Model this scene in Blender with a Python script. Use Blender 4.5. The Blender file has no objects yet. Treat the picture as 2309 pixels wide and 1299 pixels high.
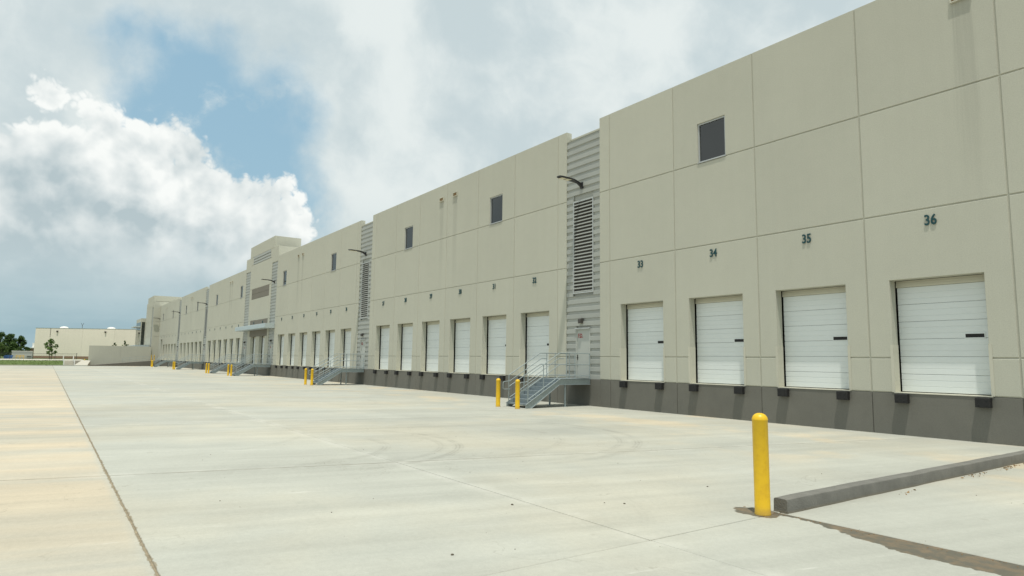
import bpy, math, random
from mathutils import Matrix, Vector

random.seed(7)
sc = bpy.context.scene
col = sc.collection

# ------------------------------------------------------------------ camera
CAM = Vector((0.0, -20.4925, 2.0163))
right = Vector((0.57827, 0.81575, 0.01221))
up = Vector((0.08332, -0.07393, 0.99378))
fwd = Vector((-0.81158, 0.57366, 0.11072))
cd = bpy.data.cameras.new('camera')
cd.sensor_width = 36.0
cd.lens = 22.9414
cd.clip_start = 0.1
cd.clip_end = 9000
cam = bpy.data.objects.new('camera', cd)
col.objects.link(cam)
cam.matrix_world = Matrix(((right.x, up.x, -fwd.x, CAM.x), (right.y, up.y, -fwd.y, CAM.y),
                           (right.z, up.z, -fwd.z, CAM.z), (0, 0, 0, 1)))
sc.camera = cam

# ------------------------------------------------------------------ sun direction
L = Vector((-0.20, 0.168, -1.0)).normalized()          # the way the light travels
SUN = -L
ELEV = math.asin(SUN.z)
AZ = math.atan2(SUN.x, SUN.y)

# ------------------------------------------------------------------ node helper
class NT:
    def __init__(s, tree):
        s.t = tree
        s.n = tree.nodes
        s.l = tree.links
    def new(s, typ, **kw):
        n = s.n.new(typ)
        for k, v in kw.items():
            setattr(n, k, v)
        return n
    def put(s, sock, v):
        if isinstance(v, bpy.types.NodeSocket):
            s.l.new(v, sock)
        elif v is not None:
            if sock.type == 'RGBA' and not isinstance(v, (int, float)) and len(v) == 3:
                v = (v[0], v[1], v[2], 1.0)
            if sock.type == 'RGBA' and isinstance(v, (int, float)):
                v = (v, v, v, 1.0)
            sock.default_value = v
    def m(s, op, a, b=None, c=None, clamp=False):
        n = s.new('ShaderNodeMath', operation=op, use_clamp=clamp)
        for i, v in enumerate((a, b, c)):
            if v is not None:
                s.put(n.inputs[i], v)
        return n.outputs[0]
    def add(s, a, b): return s.m('ADD', a, b)
    def sub(s, a, b): return s.m('SUBTRACT', a, b)
    def mul(s, a, b): return s.m('MULTIPLY', a, b)
    def vm(s, op, a, b=None, scale=None):
        n = s.new('ShaderNodeVectorMath', operation=op)
        s.put(n.inputs[0], a)
        if b is not None: s.put(n.inputs[1], b)
        if scale is not None: s.put(n.inputs['Scale'], scale)
        return n.outputs['Value'] if op in ('DOT_PRODUCT', 'LENGTH', 'DISTANCE') else n.outputs[0]
    def sep(s, v):
        n = s.new('ShaderNodeSeparateXYZ'); s.put(n.inputs[0], v); return n.outputs
    def comb(s, x, y, z):
        n = s.new('ShaderNodeCombineXYZ')
        for i, v in enumerate((x, y, z)): s.put(n.inputs[i], v)
        return n.outputs[0]
    def noise(s, v, scale=1.0, detail=3.0, rough=0.5, dist=0.0, color=False):
        n = s.new('ShaderNodeTexNoise')
        s.put(n.inputs['Vector'], v); n.inputs['Scale'].default_value = scale
        n.inputs['Detail'].default_value = detail; n.inputs['Roughness'].default_value = rough
        n.inputs['Distortion'].default_value = dist
        return n.outputs['Color'] if color else n.outputs[0]
    def ss(s, v, a, b, lo=0.0, hi=1.0):
        n = s.new('ShaderNodeMapRange', interpolation_type='SMOOTHSTEP')
        s.put(n.inputs[0], v)
        n.inputs[1].default_value = a; n.inputs[2].default_value = b
        n.inputs[3].default_value = lo; n.inputs[4].default_value = hi
        return n.outputs[0]
    def lin(s, v, a, b, lo=0.0, hi=1.0):
        n = s.new('ShaderNodeMapRange')
        s.put(n.inputs[0], v)
        n.inputs[1].default_value = a; n.inputs[2].default_value = b
        n.inputs[3].default_value = lo; n.inputs[4].default_value = hi
        return n.outputs[0]
    def mix(s, f, a, b, mode='MIX'):
        n = s.new('ShaderNodeMix', data_type='RGBA', blend_type=mode)
        s.put(n.inputs[0], f); s.put(n.inputs[6], a); s.put(n.inputs[7], b)
        return n.outputs[2]
    def scalecol(s, c, f):
        return s.vm('SCALE', c, scale=f)

# ------------------------------------------------------------------ world: daylight sky with broken cumulus
world = bpy.data.worlds.new('World')
sc.world = world
world.use_nodes = True
w = NT(world.node_tree)
w.n.clear()
sky = w.new('ShaderNodeTexSky', sky_type='NISHITA')
sky.sun_disc = False
sky.sun_elevation = ELEV
sky.sun_rotation = AZ
sky.air_density = 1.6
sky.dust_density = 1.5
sky.ozone_density = 1.2
D = w.vm('NORMALIZE', w.new('ShaderNodeTexCoord').outputs['Generated'])
dz = w.sep(D)[2]

def pxdir(px, py):
    f = 1471.44
    v = right * ((px - 1154.5) / f) + up * (-(py - 649.5) / f) + fwd
    return v.normalized()

wob = w.noise(D, 5.0, 4.0, 0.55, color=True)
wob = w.vm('SUBTRACT', wob, (0.5, 0.5, 0.5))
Dw = w.vm('ADD', D, w.vm('SCALE', wob, scale=0.10))

def union(blobs, vec, k):
    out = None
    for px, py, r in blobs:
        c = pxdir(px, py)
        a = w.m('ARCCOSINE', w.m('MINIMUM', w.vm('DOT_PRODUCT', vec, tuple(c)), 0.99999))
        sd = w.sub(r / 1471.44, a)
        out = sd if out is None else w.m('SMOOTH_MAX', out, sd, k)
    return out

Dn = w.vm('NORMALIZE', Dw)
big = w.noise(D, 3.0, 6.0, 0.55)
med = w.noise(D, 8.0, 7.0, 0.6)
# gap of blue between the cloud banks; elsewhere on the dome the noise opens others like it
hole = union([(300, 110, 55), (380, 120, 70), (470, 180, 110), (560, 270, 125), (580, 370, 130), (470, 400, 150), (400, 270, 110), (610, 450, 100)], Dn, 0.03)
hole = w.add(hole, w.mul(w.sub(med, 0.5), 0.13))
hole2 = w.sub(w.mul(w.sub(w.noise(w.vm('ADD', D, (3.1, 1.7, 0.4)), 2.2, 5.0, 0.55), 0.60), 0.5), 0.02)
behind = w.ss(w.vm('DOT_PRODUCT', D, tuple(fwd)), 0.45, 0.70, 1.0, 0.0)
hole = w.m('MAXIMUM', hole, w.sub(w.mul(hole2, behind), w.mul(w.sub(1.0, behind), 1.0)))
wisp = w.noise(w.vm('ADD', Dw, (0.7, 2.2, 1.1)), 10.0, 7.0, 0.62)
blue = w.mul(w.ss(hole, -0.020, 0.045), w.ss(wisp, 0.52, 0.70, 1.0, 0.45))

# heaped cumulus: billowing noise displaces the edge of a few rounded heaps
def billow(vec, octs=((24.0, 0.60), (48.0, 0.62), (100.0, 0.34), (210.0, 0.16))):
    out = None
    for sc_, amp in octs:
        n = w.noise(vec, sc_, 0.0)
        n = w.mul(w.m('ABSOLUTE', w.sub(n, 0.5)), 2.0 * amp)
        out = n if out is None else w.add(out, n)
    return out
bv = w.vm('NORMALIZE', w.vm('ADD', D, w.vm('SCALE', wob, scale=0.030)))
boff = w.vm('ADD', bv, (0.3, 0.37, 1.9))
b0 = billow(boff)
tolight = (right * 0.35 + Vector((0, 0, 1.0))).normalized() * 0.016
b1 = billow(w.vm('ADD', boff, tuple(tolight)))
heap = union([(112, 210, 26), (200, 246, 20), (248, 280, 30), (300, 308, 30), (300, 365, 70), (350, 328, 38), (392, 322, 34), (426, 346, 26),
              (425, 405, 50), (456, 396, 25), (492, 432, 32), (536, 440, 28), (566, 434, 22), (602, 444, 28), (634, 432, 24), (656, 466, 26),
              (674, 508, 26), (130, 440, 130), (300, 500, 140), (480, 540, 110), (600, 530, 80), (60, 560, 140), (400, 640, 120), (160, 620, 150)], bv, 0.004)
cum = w.add(heap, w.sub(w.mul(b0, 0.028), 0.004))
cmask = w.ss(cum, -0.002, 0.010)
cdepth = w.ss(cum, 0.0, 0.10)
g0 = w.noise(bv, 13.0, 3.0, 0.5)
g1 = w.noise(w.vm('ADD', bv, tuple(tolight * 1.6)), 13.0, 3.0, 0.5)
lit = w.m('ADD', 0.70, w.mul(w.sub(b0, b1), 0.30))
lit = w.add(lit, w.mul(w.sub(g0, g1), 2.4))
lit = w.add(lit, w.mul(w.sub(1.0, cdepth), 0.14))
patch = w.noise(w.vm('ADD', bv, (1.3, 0.2, 2.0)), 7.5, 6.0, 0.56)
lit = w.sub(lit, w.mul(w.mul(w.ss(patch, 0.42, 0.62), 0.56), w.ss(cum, 0.015, 0.07)))
low = w.ss(dz, 0.08, 0.27)
lit = w.m('MULTIPLY', lit, w.lin(low, 0, 1, 0.62, 1.0), clamp=True)
ccol = w.mix(lit, (0.47, 0.565, 0.595), (0.95, 0.975, 0.95))
cmask = w.mul(cmask, w.ss(dz, 0.05, 0.19))

# veil of mid-level cloud
vb = w.noise(w.vm('ADD', Dw, (5.2, 0.4, 0.9)), 4.2, 7.0, 0.56, 0.15)
vt = w.m('ADD', w.mul(big, 0.35), w.mul(vb, 0.70))
vt = w.m('ADD', vt, w.mul(med, 0.08))
vt = w.ss(vt, 0.485, 0.660)
vcol = w.mix(vt, (0.57, 0.665, 0.69), (0.79, 0.85, 0.84))
# the deck is greyer and bluer low down
hz = w.ss(dz, 0.02, 0.26)
band = w.noise(w.vm('MULTIPLY', D, (1.0, 1.0, 4.5)), 5.0, 5.0, 0.55)
lowc = w.mix(w.ss(band, 0.36, 0.66), (0.34, 0.485, 0.54), (0.405, 0.545, 0.59))
vcol = w.mix(hz, lowc, vcol)
bluecol = w.scalecol(sky.outputs[0], 0.105)
pale = w.mix(0.72, bluecol, (0.345, 0.565, 0.70))
base = w.mix(blue, vcol, pale)
final = w.mix(cmask, base, ccol)
# below the horizon the ground takes over; keep it plain
bg = w.new('ShaderNodeBackground')
w.put(bg.inputs[0], final)
bg.inputs[1].default_value = 1.0
out = w.new('ShaderNodeOutputWorld')
w.l.new(bg.outputs[0], out.inputs[0])
world.cycles.sampling_method = 'MANUAL'
world.cycles.sample_map_resolution = 512

sd = bpy.data.lights.new('sun', 'SUN')
sd.energy = 3.6
sd.angle = math.radians(0.6)
sd.color = (1.0, 0.955, 0.87)
so = bpy.data.objects.new('sun', sd)
col.objects.link(so)
so.rotation_euler = L.to_track_quat('-Z', 'Y').to_euler()
so.location = (0, -30, 60)

vs = sc.view_settings
vs.view_transform = 'Standard'
vs.look = 'None'
vs.exposure = 0.0
vs.gamma = 1.0
vs.use_curve_mapping = False
sc.render.engine = 'CYCLES'
sc.cycles.use_denoising = True
sc.cycles.max_bounces = 6
sc.cycles.diffuse_bounces = 4
sc.cycles.glossy_bounces = 3
sc.cycles.transmission_bounces = 3
sc.cycles.caustics_reflective = False
sc.cycles.caustics_refractive = False

# ------------------------------------------------------------------ materials
def mat(name):
    m = bpy.data.materials.new(name)
    m.use_nodes = True
    t = NT(m.node_tree)
    b = t.n['Principled BSDF']
    return m, t, b

def pos(t): return t.new('ShaderNodeNewGeometry').outputs['Position']
def rnd(t): return t.new('ShaderNodeObjectInfo').outputs['Random']
def bump(t, b, h, strength, dist):
    n = t.new('ShaderNodeBump')
    n.inputs['Strength'].default_value = strength
    n.inputs['Distance'].default_value = dist
    t.put(n.inputs['Height'], h)
    t.l.new(n.outputs[0], b.inputs['Normal'])

def plain(name, colr, rough=0.6, metal=0.0, var=0.10, scale=3.0, bmp=0.0, bscale=200.0, spec=None, rv=0.04):
    m, t, b = mat(name)
    P = pos(t)
    n = t.noise(P, scale, 5.0, 0.6)
    f = t.lin(n, 0.25, 0.75, 1.0 - var, 1.0 + var)
    f = t.mul(f, t.lin(rnd(t), 0, 1, 1.0 - rv, 1.0 + rv))
    t.put(b.inputs['Base Color'], t.scalecol(t.mix(0.0, colr, colr), f))
    b.inputs['Roughness'].default_value = rough
    b.inputs['Metallic'].default_value = metal
    if spec is not None: b.inputs['Specular IOR Level'].default_value = spec
    if bmp: bump(t, b, t.noise(P, bscale, 3.0, 0.6), bmp, 0.01)
    return m

SCUPPER_X = [-7.0, -35.35, -37.1, -65.8, -67.2, -96.8, -98.0, -127.6, -129.0, -158.5, -160.0, -5.2]

def wall_mat(name, colr, streaks=True, var=0.022, rough=0.85):
    m, t, b = mat(name)
    P = pos(t); X, Y, Z = t.sep(P)
    n1 = t.noise(P, 0.35, 4.0, 0.55)
    n2 = t.noise(P, 2.5, 5.0, 0.6)
    grain = t.noise(P, 32.0, 4.0, 0.75)
    stv = t.comb(t.mul(X, 3.0), t.mul(Y, 3.0), t.mul(Z, 0.12))
    st = t.noise(stv, 1.0, 5.0, 0.65)
    f = t.add(t.lin(n1, 0.3, 0.7, 1 - var, 1 + var), t.lin(n2, 0.3, 0.7, -var * 0.5, var * 0.5))
    f = t.add(f, t.lin(grain, 0.3, 0.7, -0.095, 0.095))
    f = t.add(f, t.lin(st, 0.35, 0.7, 0.008, -0.014))
    f = t.mul(f, t.lin(rnd(t), 0, 1, 0.982, 1.018))
    c = t.scalecol(t.mix(0.0, colr, colr), f)
    if streaks:
        dmin = None
        for x in SCUPPER_X:
            d = t.m('ABSOLUTE', t.sub(X, x))
            dmin = d if dmin is None else t.m('MINIMUM', dmin, d)
        fine = t.noise(t.comb(t.mul(X, 14.0), 0.0, t.mul(Z, 0.25)), 1.0, 4.0, 0.6)
        wmod = t.add(0.30, t.mul(t.sub(fine, 0.5), 0.5))
        s = t.ss(t.sub(wmod, dmin), -0.03, 0.16)
        s = t.mul(s, t.ss(Z, 5.2, 11.8)); s = t.mul(s, t.ss(Z, 12.45, 12.3))
        s = t.mul(s, t.ss(fine, 0.25, 0.62, 0.35, 1.0))
        c = t.mix(t.mul(s, 0.30), c, t.scalecol(c, 0.55))
    t.put(b.inputs['Base Color'], c)
    b.inputs['Roughness'].default_value = rough
    b.inputs['Specular IOR Level'].default_value = 0.25
    bump(t, b, t.noise(P, 75.0, 3.0, 0.65), 0.55, 0.012)
    return m

M = {}
M['wall'] = wall_mat('painted_tilt_panel', (0.484, 0.484, 0.406))
M['wall_far'] = wall_mat('pale_cream_wall', (0.83, 0.765, 0.655), streaks=False)
M['base'] = wall_mat('grey_painted_base', (0.165, 0.162, 0.140), streaks=False, var=0.07)
M['dark_panel'] = wall_mat('brown_grey_panel', (0.20, 0.187, 0.155), streaks=False, var=0.05)
M['side'] = plain('light_siding', (0.365, 0.38, 0.348), 0.5, 0.0, 0.04, 1.5)
M['trim'] = plain('cream_trim', (0.52, 0.51, 0.42), 0.6, 0.0, 0.04, 4)
M['core'] = plain('dark_core', (0.012, 0.012, 0.011), 0.9)
M['roof'] = plain('roof_membrane', (0.76, 0.76, 0.72), 0.8)
M['door'] = plain('white_door_steel', (0.70, 0.745, 0.735), 0.42, 0.0, 0.02, 2.0, rv=0.02)
M['header'] = plain('beige_header', (0.56, 0.545, 0.44), 0.6, 0.0, 0.03)
M['rubber'] = plain('black_rubber', (0.010, 0.010, 0.010), 0.7, 0, 0.3, 12, 0.4, 60)
M['black'] = plain('black_coated_metal', (0.012, 0.012, 0.013), 0.38)
M['bronze'] = plain('bronze_metal', (0.06, 0.055, 0.047), 0.5)
M['teal'] = plain('dark_teal_number', (0.006, 0.055, 0.062), 0.45)
M['red'] = plain('red_lettering', (0.30, 0.012, 0.014), 0.5)
M['pdoor'] = plain('grey_steel_door', (0.45, 0.47, 0.43), 0.5, 0, 0.02)
M['alu'] = plain('brushed_aluminium', (0.50, 0.52, 0.51), 0.45, 0.35, 0.04)
M['galv'] = plain('galvanised_steel', (0.335, 0.39, 0.395), 0.48, 0.35, 0.16, 14)
M['tread'] = plain('galvanised_tread', (0.215, 0.26, 0.28), 0.55, 0.3, 0.2, 25)
M['canopy'] = plain('canopy_panel', (0.50, 0.57, 0.58), 0.4, 0.3, 0.03)
M['led'] = plain('lamp_lens', (0.75, 0.70, 0.52), 0.3)
M['white'] = plain('white_paint', (0.78, 0.78, 0.74), 0.55)
M['iron'] = plain('dark_iron', (0.05, 0.055, 0.05), 0.6)
M['trunk'] = plain('bark', (0.10, 0.075, 0.05), 0.9, 0, 0.3, 8)
M['earth'] = plain('dry_earth', (0.23, 0.18, 0.115), 0.95, 0, 0.25, 1.0)
M['brick'] = plain('brick_band', (0.30, 0.19, 0.13), 0.9, 0, 0.15, 3)
M['pebble'] = plain('dark_pebble', (0.10, 0.085, 0.06), 0.9, 0, 0.4, 30)
M['leaf_litter'] = plain('brown_leaf_litter', (0.26, 0.17, 0.08), 0.9, 0, 0.4, 30)
M['filler'] = plain('joint_filler', (0.25, 0.21, 0.14), 0.95, 0, 0.45, 6.0)
M['blue'] = plain('blue_plastic', (0.05, 0.16, 0.42), 0.5)
M['road'] = plain('pale_road', (0.46, 0.44, 0.37), 0.9, 0, 0.08, 0.3)

def yellow():
    m, t, b = mat('yellow_bollard_sleeve')
    P = pos(t)
    n = t.noise(P, 9.0, 6.0, 0.65)
    scr = t.noise(t.vm('MULTIPLY', P, (40, 40, 5)), 1.0, 5.0, 0.7)
    c = t.mix(t.ss(n, 0.42, 0.75), (0.76, 0.475, 0.010), (0.66, 0.395, 0.010))
    c = t.mix(t.mul(t.ss(scr, 0.66, 0.74), 0.5), c, (0.35, 0.23, 0.05))
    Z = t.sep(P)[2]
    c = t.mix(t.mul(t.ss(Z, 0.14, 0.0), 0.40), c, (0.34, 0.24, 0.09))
    t.put(b.inputs['Base Color'], c)
    b.inputs['Roughness'].default_value = 0.42
    return m
M['yellow'] = yellow()

def glass():
    m, t, b = mat('dark_window_glass')
    t.n.remove(b)
    tr = t.new('ShaderNodeBsdfTransparent'); tr.inputs[0].default_value = (0.30, 0.36, 0.34, 1)
    gl = t.new('ShaderNodeBsdfGlossy'); gl.inputs['Roughness'].default_value = 0.03
    t.put(gl.inputs['Color'], t.mix(t.noise(pos(t), 0.6, 2.0), (0.80, 0.83, 0.82), (0.92, 0.94, 0.93)))
    fr = t.new('ShaderNodeFresnel'); fr.inputs['IOR'].default_value = 1.85
    mx = t.new('ShaderNodeMixShader')
    t.put(mx.inputs[0], fr.outputs[0]); t.l.new(tr.outputs[0], mx.inputs[1]); t.l.new(gl.outputs[0], mx.inputs[2])
    t.l.new(mx.outputs[0], t.n['Material Output'].inputs[0])
    return m
M['glass'] = glass()

def kerb_mat():
    m, t, b = mat('grey_painted_kerb')
    P = pos(t)
    n = t.noise(P, 3.0, 6.0, 0.65)
    c = t.mix(t.ss(n, 0.3, 0.7), (0.145, 0.143, 0.126), (0.19, 0.187, 0.165))
    Y = t.sep(P)[1]; Z = t.sep(P)[2]
    chip = t.noise(P, 7.0, 5.0, 0.7)
    c = t.mix(t.mul(t.ss(chip, 0.70, 0.73), 0.8), c, (0.40, 0.39, 0.34))
    c = t.mix(t.mul(t.ss(Z, 0.05, 0.0), 0.5), c, (0.22, 0.18, 0.12))
    t.put(b.inputs['Base Color'], c)
    b.inputs['Roughness'].default_value = 0.8
    bump(t, b, t.noise(P, 38.0, 4.0, 0.7), 0.9, 0.02)
    return m
M['kerb'] = kerb_mat()

def concrete():
    m, t, b = mat('yard_concrete')
    P = pos(t); X, Y, Z = t.sep(P)
    big = t.noise(P, 0.16, 4.0, 0.55)
    mid = t.noise(P, 0.9, 6.0, 0.62)
    # broom and wash streaks run across the slabs
    Xs = t.sub(X, t.mul(Y, 0.237))
    sv = t.comb(t.mul(Xs, 2.6), t.mul(Y, 0.16), 0.0)
    st = t.noise(sv, 1.0, 7.0, 0.62, 0.3)
    sv2 = t.comb(t.mul(Xs, 0.75), t.mul(Y, 0.075), 4.0)
    st2 = t.noise(sv2, 1.0, 4.0, 0.55, 0.2)
    fine = t.noise(P, 14.0, 5.0, 0.65)
    f = t.lin(big, 0.3, 0.7, 0.94, 1.06)
    f = t.add(f, t.lin(mid, 0.3, 0.7, -0.045, 0.045))
    f = t.add(f, t.lin(st, 0.3, 0.7, -0.06, 0.06))
    f = t.add(f, t.lin(st2, 0.3, 0.7, -0.075, 0.075))
    f = t.add(f, t.lin(fine, 0.3, 0.7, -0.05, 0.05))
    f = t.add(f, t.lin(t.noise(P, 60.0, 3.0, 0.7), 0.3, 0.7, -0.06, 0.06))
    f = t.mul(f, t.lin(rnd(t), 0, 1, 0.962, 1.038))
    warm = t.ss(t.noise(t.vm('ADD', P, (40, 9, 0)), 0.13, 4.0, 0.6), 0.42, 0.68)
    c = t.mix(warm, (0.380, 0.387, 0.340), (0.420, 0.406, 0.334))
    # tan wash on the strip beyond the open joint
    tanw = t.ss(Y, -19.45, -19.65)
    tanw = t.mul(tanw, t.ss(X, -5.5, -15.0, 0.42, 1.0))
    tanw = t.mul(tanw, t.ss(X, -150.0, -60.0, 0.15, 1.0))
    tanw = t.mul(tanw, t.ss(st2, 0.28, 0.66, 0.22, 1.0))
    c = t.mix(t.mul(tanw, 0.74), c, (0.500, 0.415, 0.290))
    # silt left by puddles near the docks
    pud = t.noise(t.vm('ADD', P, (3, 70, 0)), 0.34, 4.0, 0.5)
    pm = t.mul(t.ss(pud, 0.52, 0.66), t.ss(Y, -9.5, -5.0))
    c = t.mix(t.mul(pm, 0.55), c, (0.52, 0.435, 0.30))
    c = t.scalecol(c, f)
    # pale scrapes
    sw = t.noise(t.comb(t.mul(Xs, 4.2), t.mul(Y, 0.42), 8.0), 1.0, 5.0, 0.68, 0.4)
    c = t.mix(t.mul(t.ss(sw, 0.620, 0.73), 0.50), c, (0.60, 0.60, 0.545))
    sw2 = t.noise(t.comb(t.mul(Xs, 9.0), t.mul(Y, 1.1), 3.0), 1.0, 6.0, 0.72, 0.6)
    c = t.mix(t.mul(t.mul(t.ss(sw2, 0.66, 0.72), t.ss(mid, 0.45, 0.62)), 0.55), c, (0.64, 0.64, 0.59))
    speck = t.noise(P, 55.0, 2.0, 0.6)
    c = t.mix(t.mul(t.ss(speck, 0.66, 0.74), 0.22), c, (0.20, 0.19, 0.15))
    jn0 = t.noise(P, 2.1, 4.0, 0.6)
    KX_ = -5.37
    # hairline cracks
    ck = t.noise(t.vm('ADD', P, (17.0, 3.0, 0.0)), 0.33, 5.0, 0.58, 0.6)
    ckm = t.mul(t.ss(t.m('ABSOLUTE', t.sub(ck, 0.5)), 0.0030, 0.0008), t.ss(t.noise(P, 0.21, 2.0), 0.50, 0.58))
    c = t.mix(t.mul(ckm, 0.25), c, (0.17, 0.155, 0.12))
    # stained edges of the sawn cross joints
    xu = t.sub(t.sub(X, t.mul(t.add(Y, 19.5), 0.237)), 6.63)
    xf = t.m('ABSOLUTE', t.sub(t.m('FRACT', t.add(t.m('DIVIDE', xu, 9.9), 0.5)), 0.5))
    xd = t.mul(xf, 9.9)
    xm = t.mul(t.ss(xd, 0.055, 0.012), t.ss(jn0, 0.30, 0.62, 0.25, 1.0))
    xm = t.mul(xm, t.ss(X, KX_, KX_ - 0.02))
    c = t.mix(t.mul(xm, 0.62), c, (0.20, 0.185, 0.145))
    pm2 = t.mul(t.mul(t.ss(xd, 0.30, 0.06), t.ss(xd, 0.03, 0.07)), t.ss(mid, 0.44, 0.62))
    c = t.mix(t.mul(pm2, 0.22), c, (0.60, 0.595, 0.54))
    # ragged dirt packed along the open joint
    jd = t.m('ABSOLUTE', t.sub(Y, t.add(-19.5, t.mul(t.sub(t.noise(P, 1.3, 2.0), 0.5), 0.05))))
    jn = t.noise(P, 7.0, 5.0, 0.7)
    jm = t.ss(t.sub(jd, t.mul(t.sub(jn, 0.42), 0.14)), 0.012, 0.0)
    c = t.mix(t.mul(jm, 0.75), c, (0.23, 0.19, 0.12))
    # cured edges along the long joints
    e = t.m('ABSOLUTE', t.sub(Y, -14.72))
    em = t.mul(t.ss(e, 0.30, 0.03), t.ss(mid, 0.40, 0.60))
    c = t.mix(t.mul(em, 0.22), c, (0.60, 0.595, 0.54))
    # tyre scrub arcs
    def arc(cx, cy, r, wd, k, a0, a1):
        dx = t.sub(X, cx); dy = t.sub(Y, cy)
        dist = t.m('SQRT', t.add(t.mul(dx, dx), t.mul(dy, dy)))
        ds = t.sub(dist, r)
        band = t.ss(t.m('ABSOLUTE', ds), wd * 1.3, wd * 0.3)
        lines = t.ss(t.m('SINE', t.mul(ds, 74.0)), -0.6, 0.9, 0.40, 1.0)
        ang = t.m('ARCTAN2', dy, dx)
        am = t.mul(t.ss(ang, a0 - 0.35, a0 + 0.5), t.ss(ang, a1 + 0.5, a1 - 0.6))
        wear = t.mul(t.ss(t.noise(P, 1.4, 4.0, 0.6), 0.36, 0.64), 0.80)
        return t.mul(t.mul(band, lines), t.mul(t.mul(am, wear), k))
    tot = None
    for a in ((-15.3, -15.6, 3.65, 0.13, 0.55, -0.1, 2.3), (-15.3, -15.6, 3.25, 0.11, 0.40, -0.1, 1.8),
              (-15.5, -16.5, 2.85, 0.14, 0.38, -0.1, 2.3), (-15.5, -11.8, 5.15, 0.14, 0.50, -0.1, 2.4),
              (-15.5, -11.8, 4.72, 0.11, 0.36, -0.1, 1.9), (-15.6, -12.6, 3.85, 0.13, 0.36, -0.1, 2.2),
              (-19.5, -19.0, 4.6, 0.12, 0.22, 0.0, 2.2), (-31.0, -12.5, 5.2, 0.14, 0.30, 0.1, 2.6),
              (-8.6, -16.6, 3.6, 0.11, 0.14, 0.6, 2.6)):
        v = arc(*a)
        tot = v if tot is None else t.m('MAXIMUM', tot, v)
    c = t.mix(tot, c, (0.17, 0.165, 0.14))
    # short skid marks and small stains
    spot = t.noise(P, 2.3, 3.0, 0.5)
    c = t.mix(t.mul(t.ss(spot, 0.70, 0.78), 0.30), c, (0.25, 0.235, 0.19))
    oil = t.noise(t.vm('ADD', P, (11, 5, 2)), 0.45, 4.0, 0.6)
    c = t.mix(t.mul(t.ss(oil, 0.66, 0.76), 0.22), c, (0.27, 0.29, 0.25))
    # damp seep along the joint that leaves the kerb end
    edge = t.noise(t.vm('ADD', P, (5.3, 1.2, 0)), 3.2, 5.0, 0.62)
    dyj = t.sub(-12.20, Y)                                      # distance on the yard side of the joint
    wd = t.add(t.ss(X, -5.0, -3.4, 0.13, 0.58), t.mul(t.sub(edge, 0.5), 0.42))
    wd = t.mul(wd, t.ss(X, -5.45, -5.2))
    seep = t.mul(t.ss(t.sub(wd, dyj), 0.0, 0.02), t.ss(dyj, -0.012, 0.004))
    ex = t.m('DIVIDE', t.sub(X, -5.56), 0.34); ey = t.m('DIVIDE', t.sub(Y, -12.42), 0.24)
    rr = t.add(t.m('SQRT', t.add(t.mul(ex, ex), t.mul(ey, ey))), t.mul(t.sub(edge, 0.5), 0.9))
    seep = t.m('MAXIMUM', seep, t.ss(rr, 1.04, 0.96))
    wetc = t.mix(t.ss(t.noise(P, 5.5, 4.0, 0.6), 0.42, 0.62), (0.088, 0.079, 0.057), (0.155, 0.112, 0.066))
    c = t.mix(t.mul(seep, 0.92), c, wetc)
    t.put(b.inputs['Base Color'], c)
    t.put(b.inputs['Roughness'], t.lin(seep, 0, 1, 0.82, 0.45))
    b.inputs['Specular IOR Level'].default_value = 0.3
    bump(t, b, t.add(t.mul(t.noise(P, 45.0, 4.0, 0.65), 0.6), t.mul(st, 0.8)), 0.22, 0.01)
    return m
M['concrete'] = concrete()

def grass_mat():
    m, t, b = mat('mown_grass')
    P = pos(t)
    n = t.noise(P, 0.7, 4.0)
    f = t.noise(P, 9.0, 4.0)
    c = t.mix(n, (0.055, 0.098, 0.014), (0.105, 0.145, 0.028))
    c = t.scalecol(c, t.lin(f, 0.3, 0.7, 0.75, 1.25))
    t.put(b.inputs['Base Color'], c)
    b.inputs['Roughness'].default_value = 0.9
    return m
M['grass'] = grass_mat()

def leaf_mat(name, a, b_):
    m, t, b = mat(name)
    g = t.new('ShaderNodeNewGeometry')
    c = t.mix(g.outputs['Random Per Island'], a, b_)
    c = t.scalecol(c, t.lin(t.noise(g.outputs['Position'], 0.9, 3.0), 0.3, 0.7, 0.75, 1.25))
    t.put(b.inputs['Base Color'], c)
    b.inputs['Roughness'].default_value = 0.6
    b.inputs['Specular IOR Level'].default_value = 0.2
    return m
M['leaf'] = leaf_mat('young_leaves', (0.035, 0.085, 0.012), (0.09, 0.16, 0.025))
M['leaf_dark'] = leaf_mat('wood_leaves', (0.032, 0.074, 0.018), (0.090, 0.145, 0.038))
M['leaf_mid'] = leaf_mat('broad_leaves', (0.035, 0.075, 0.016), (0.085, 0.13, 0.030))

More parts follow.
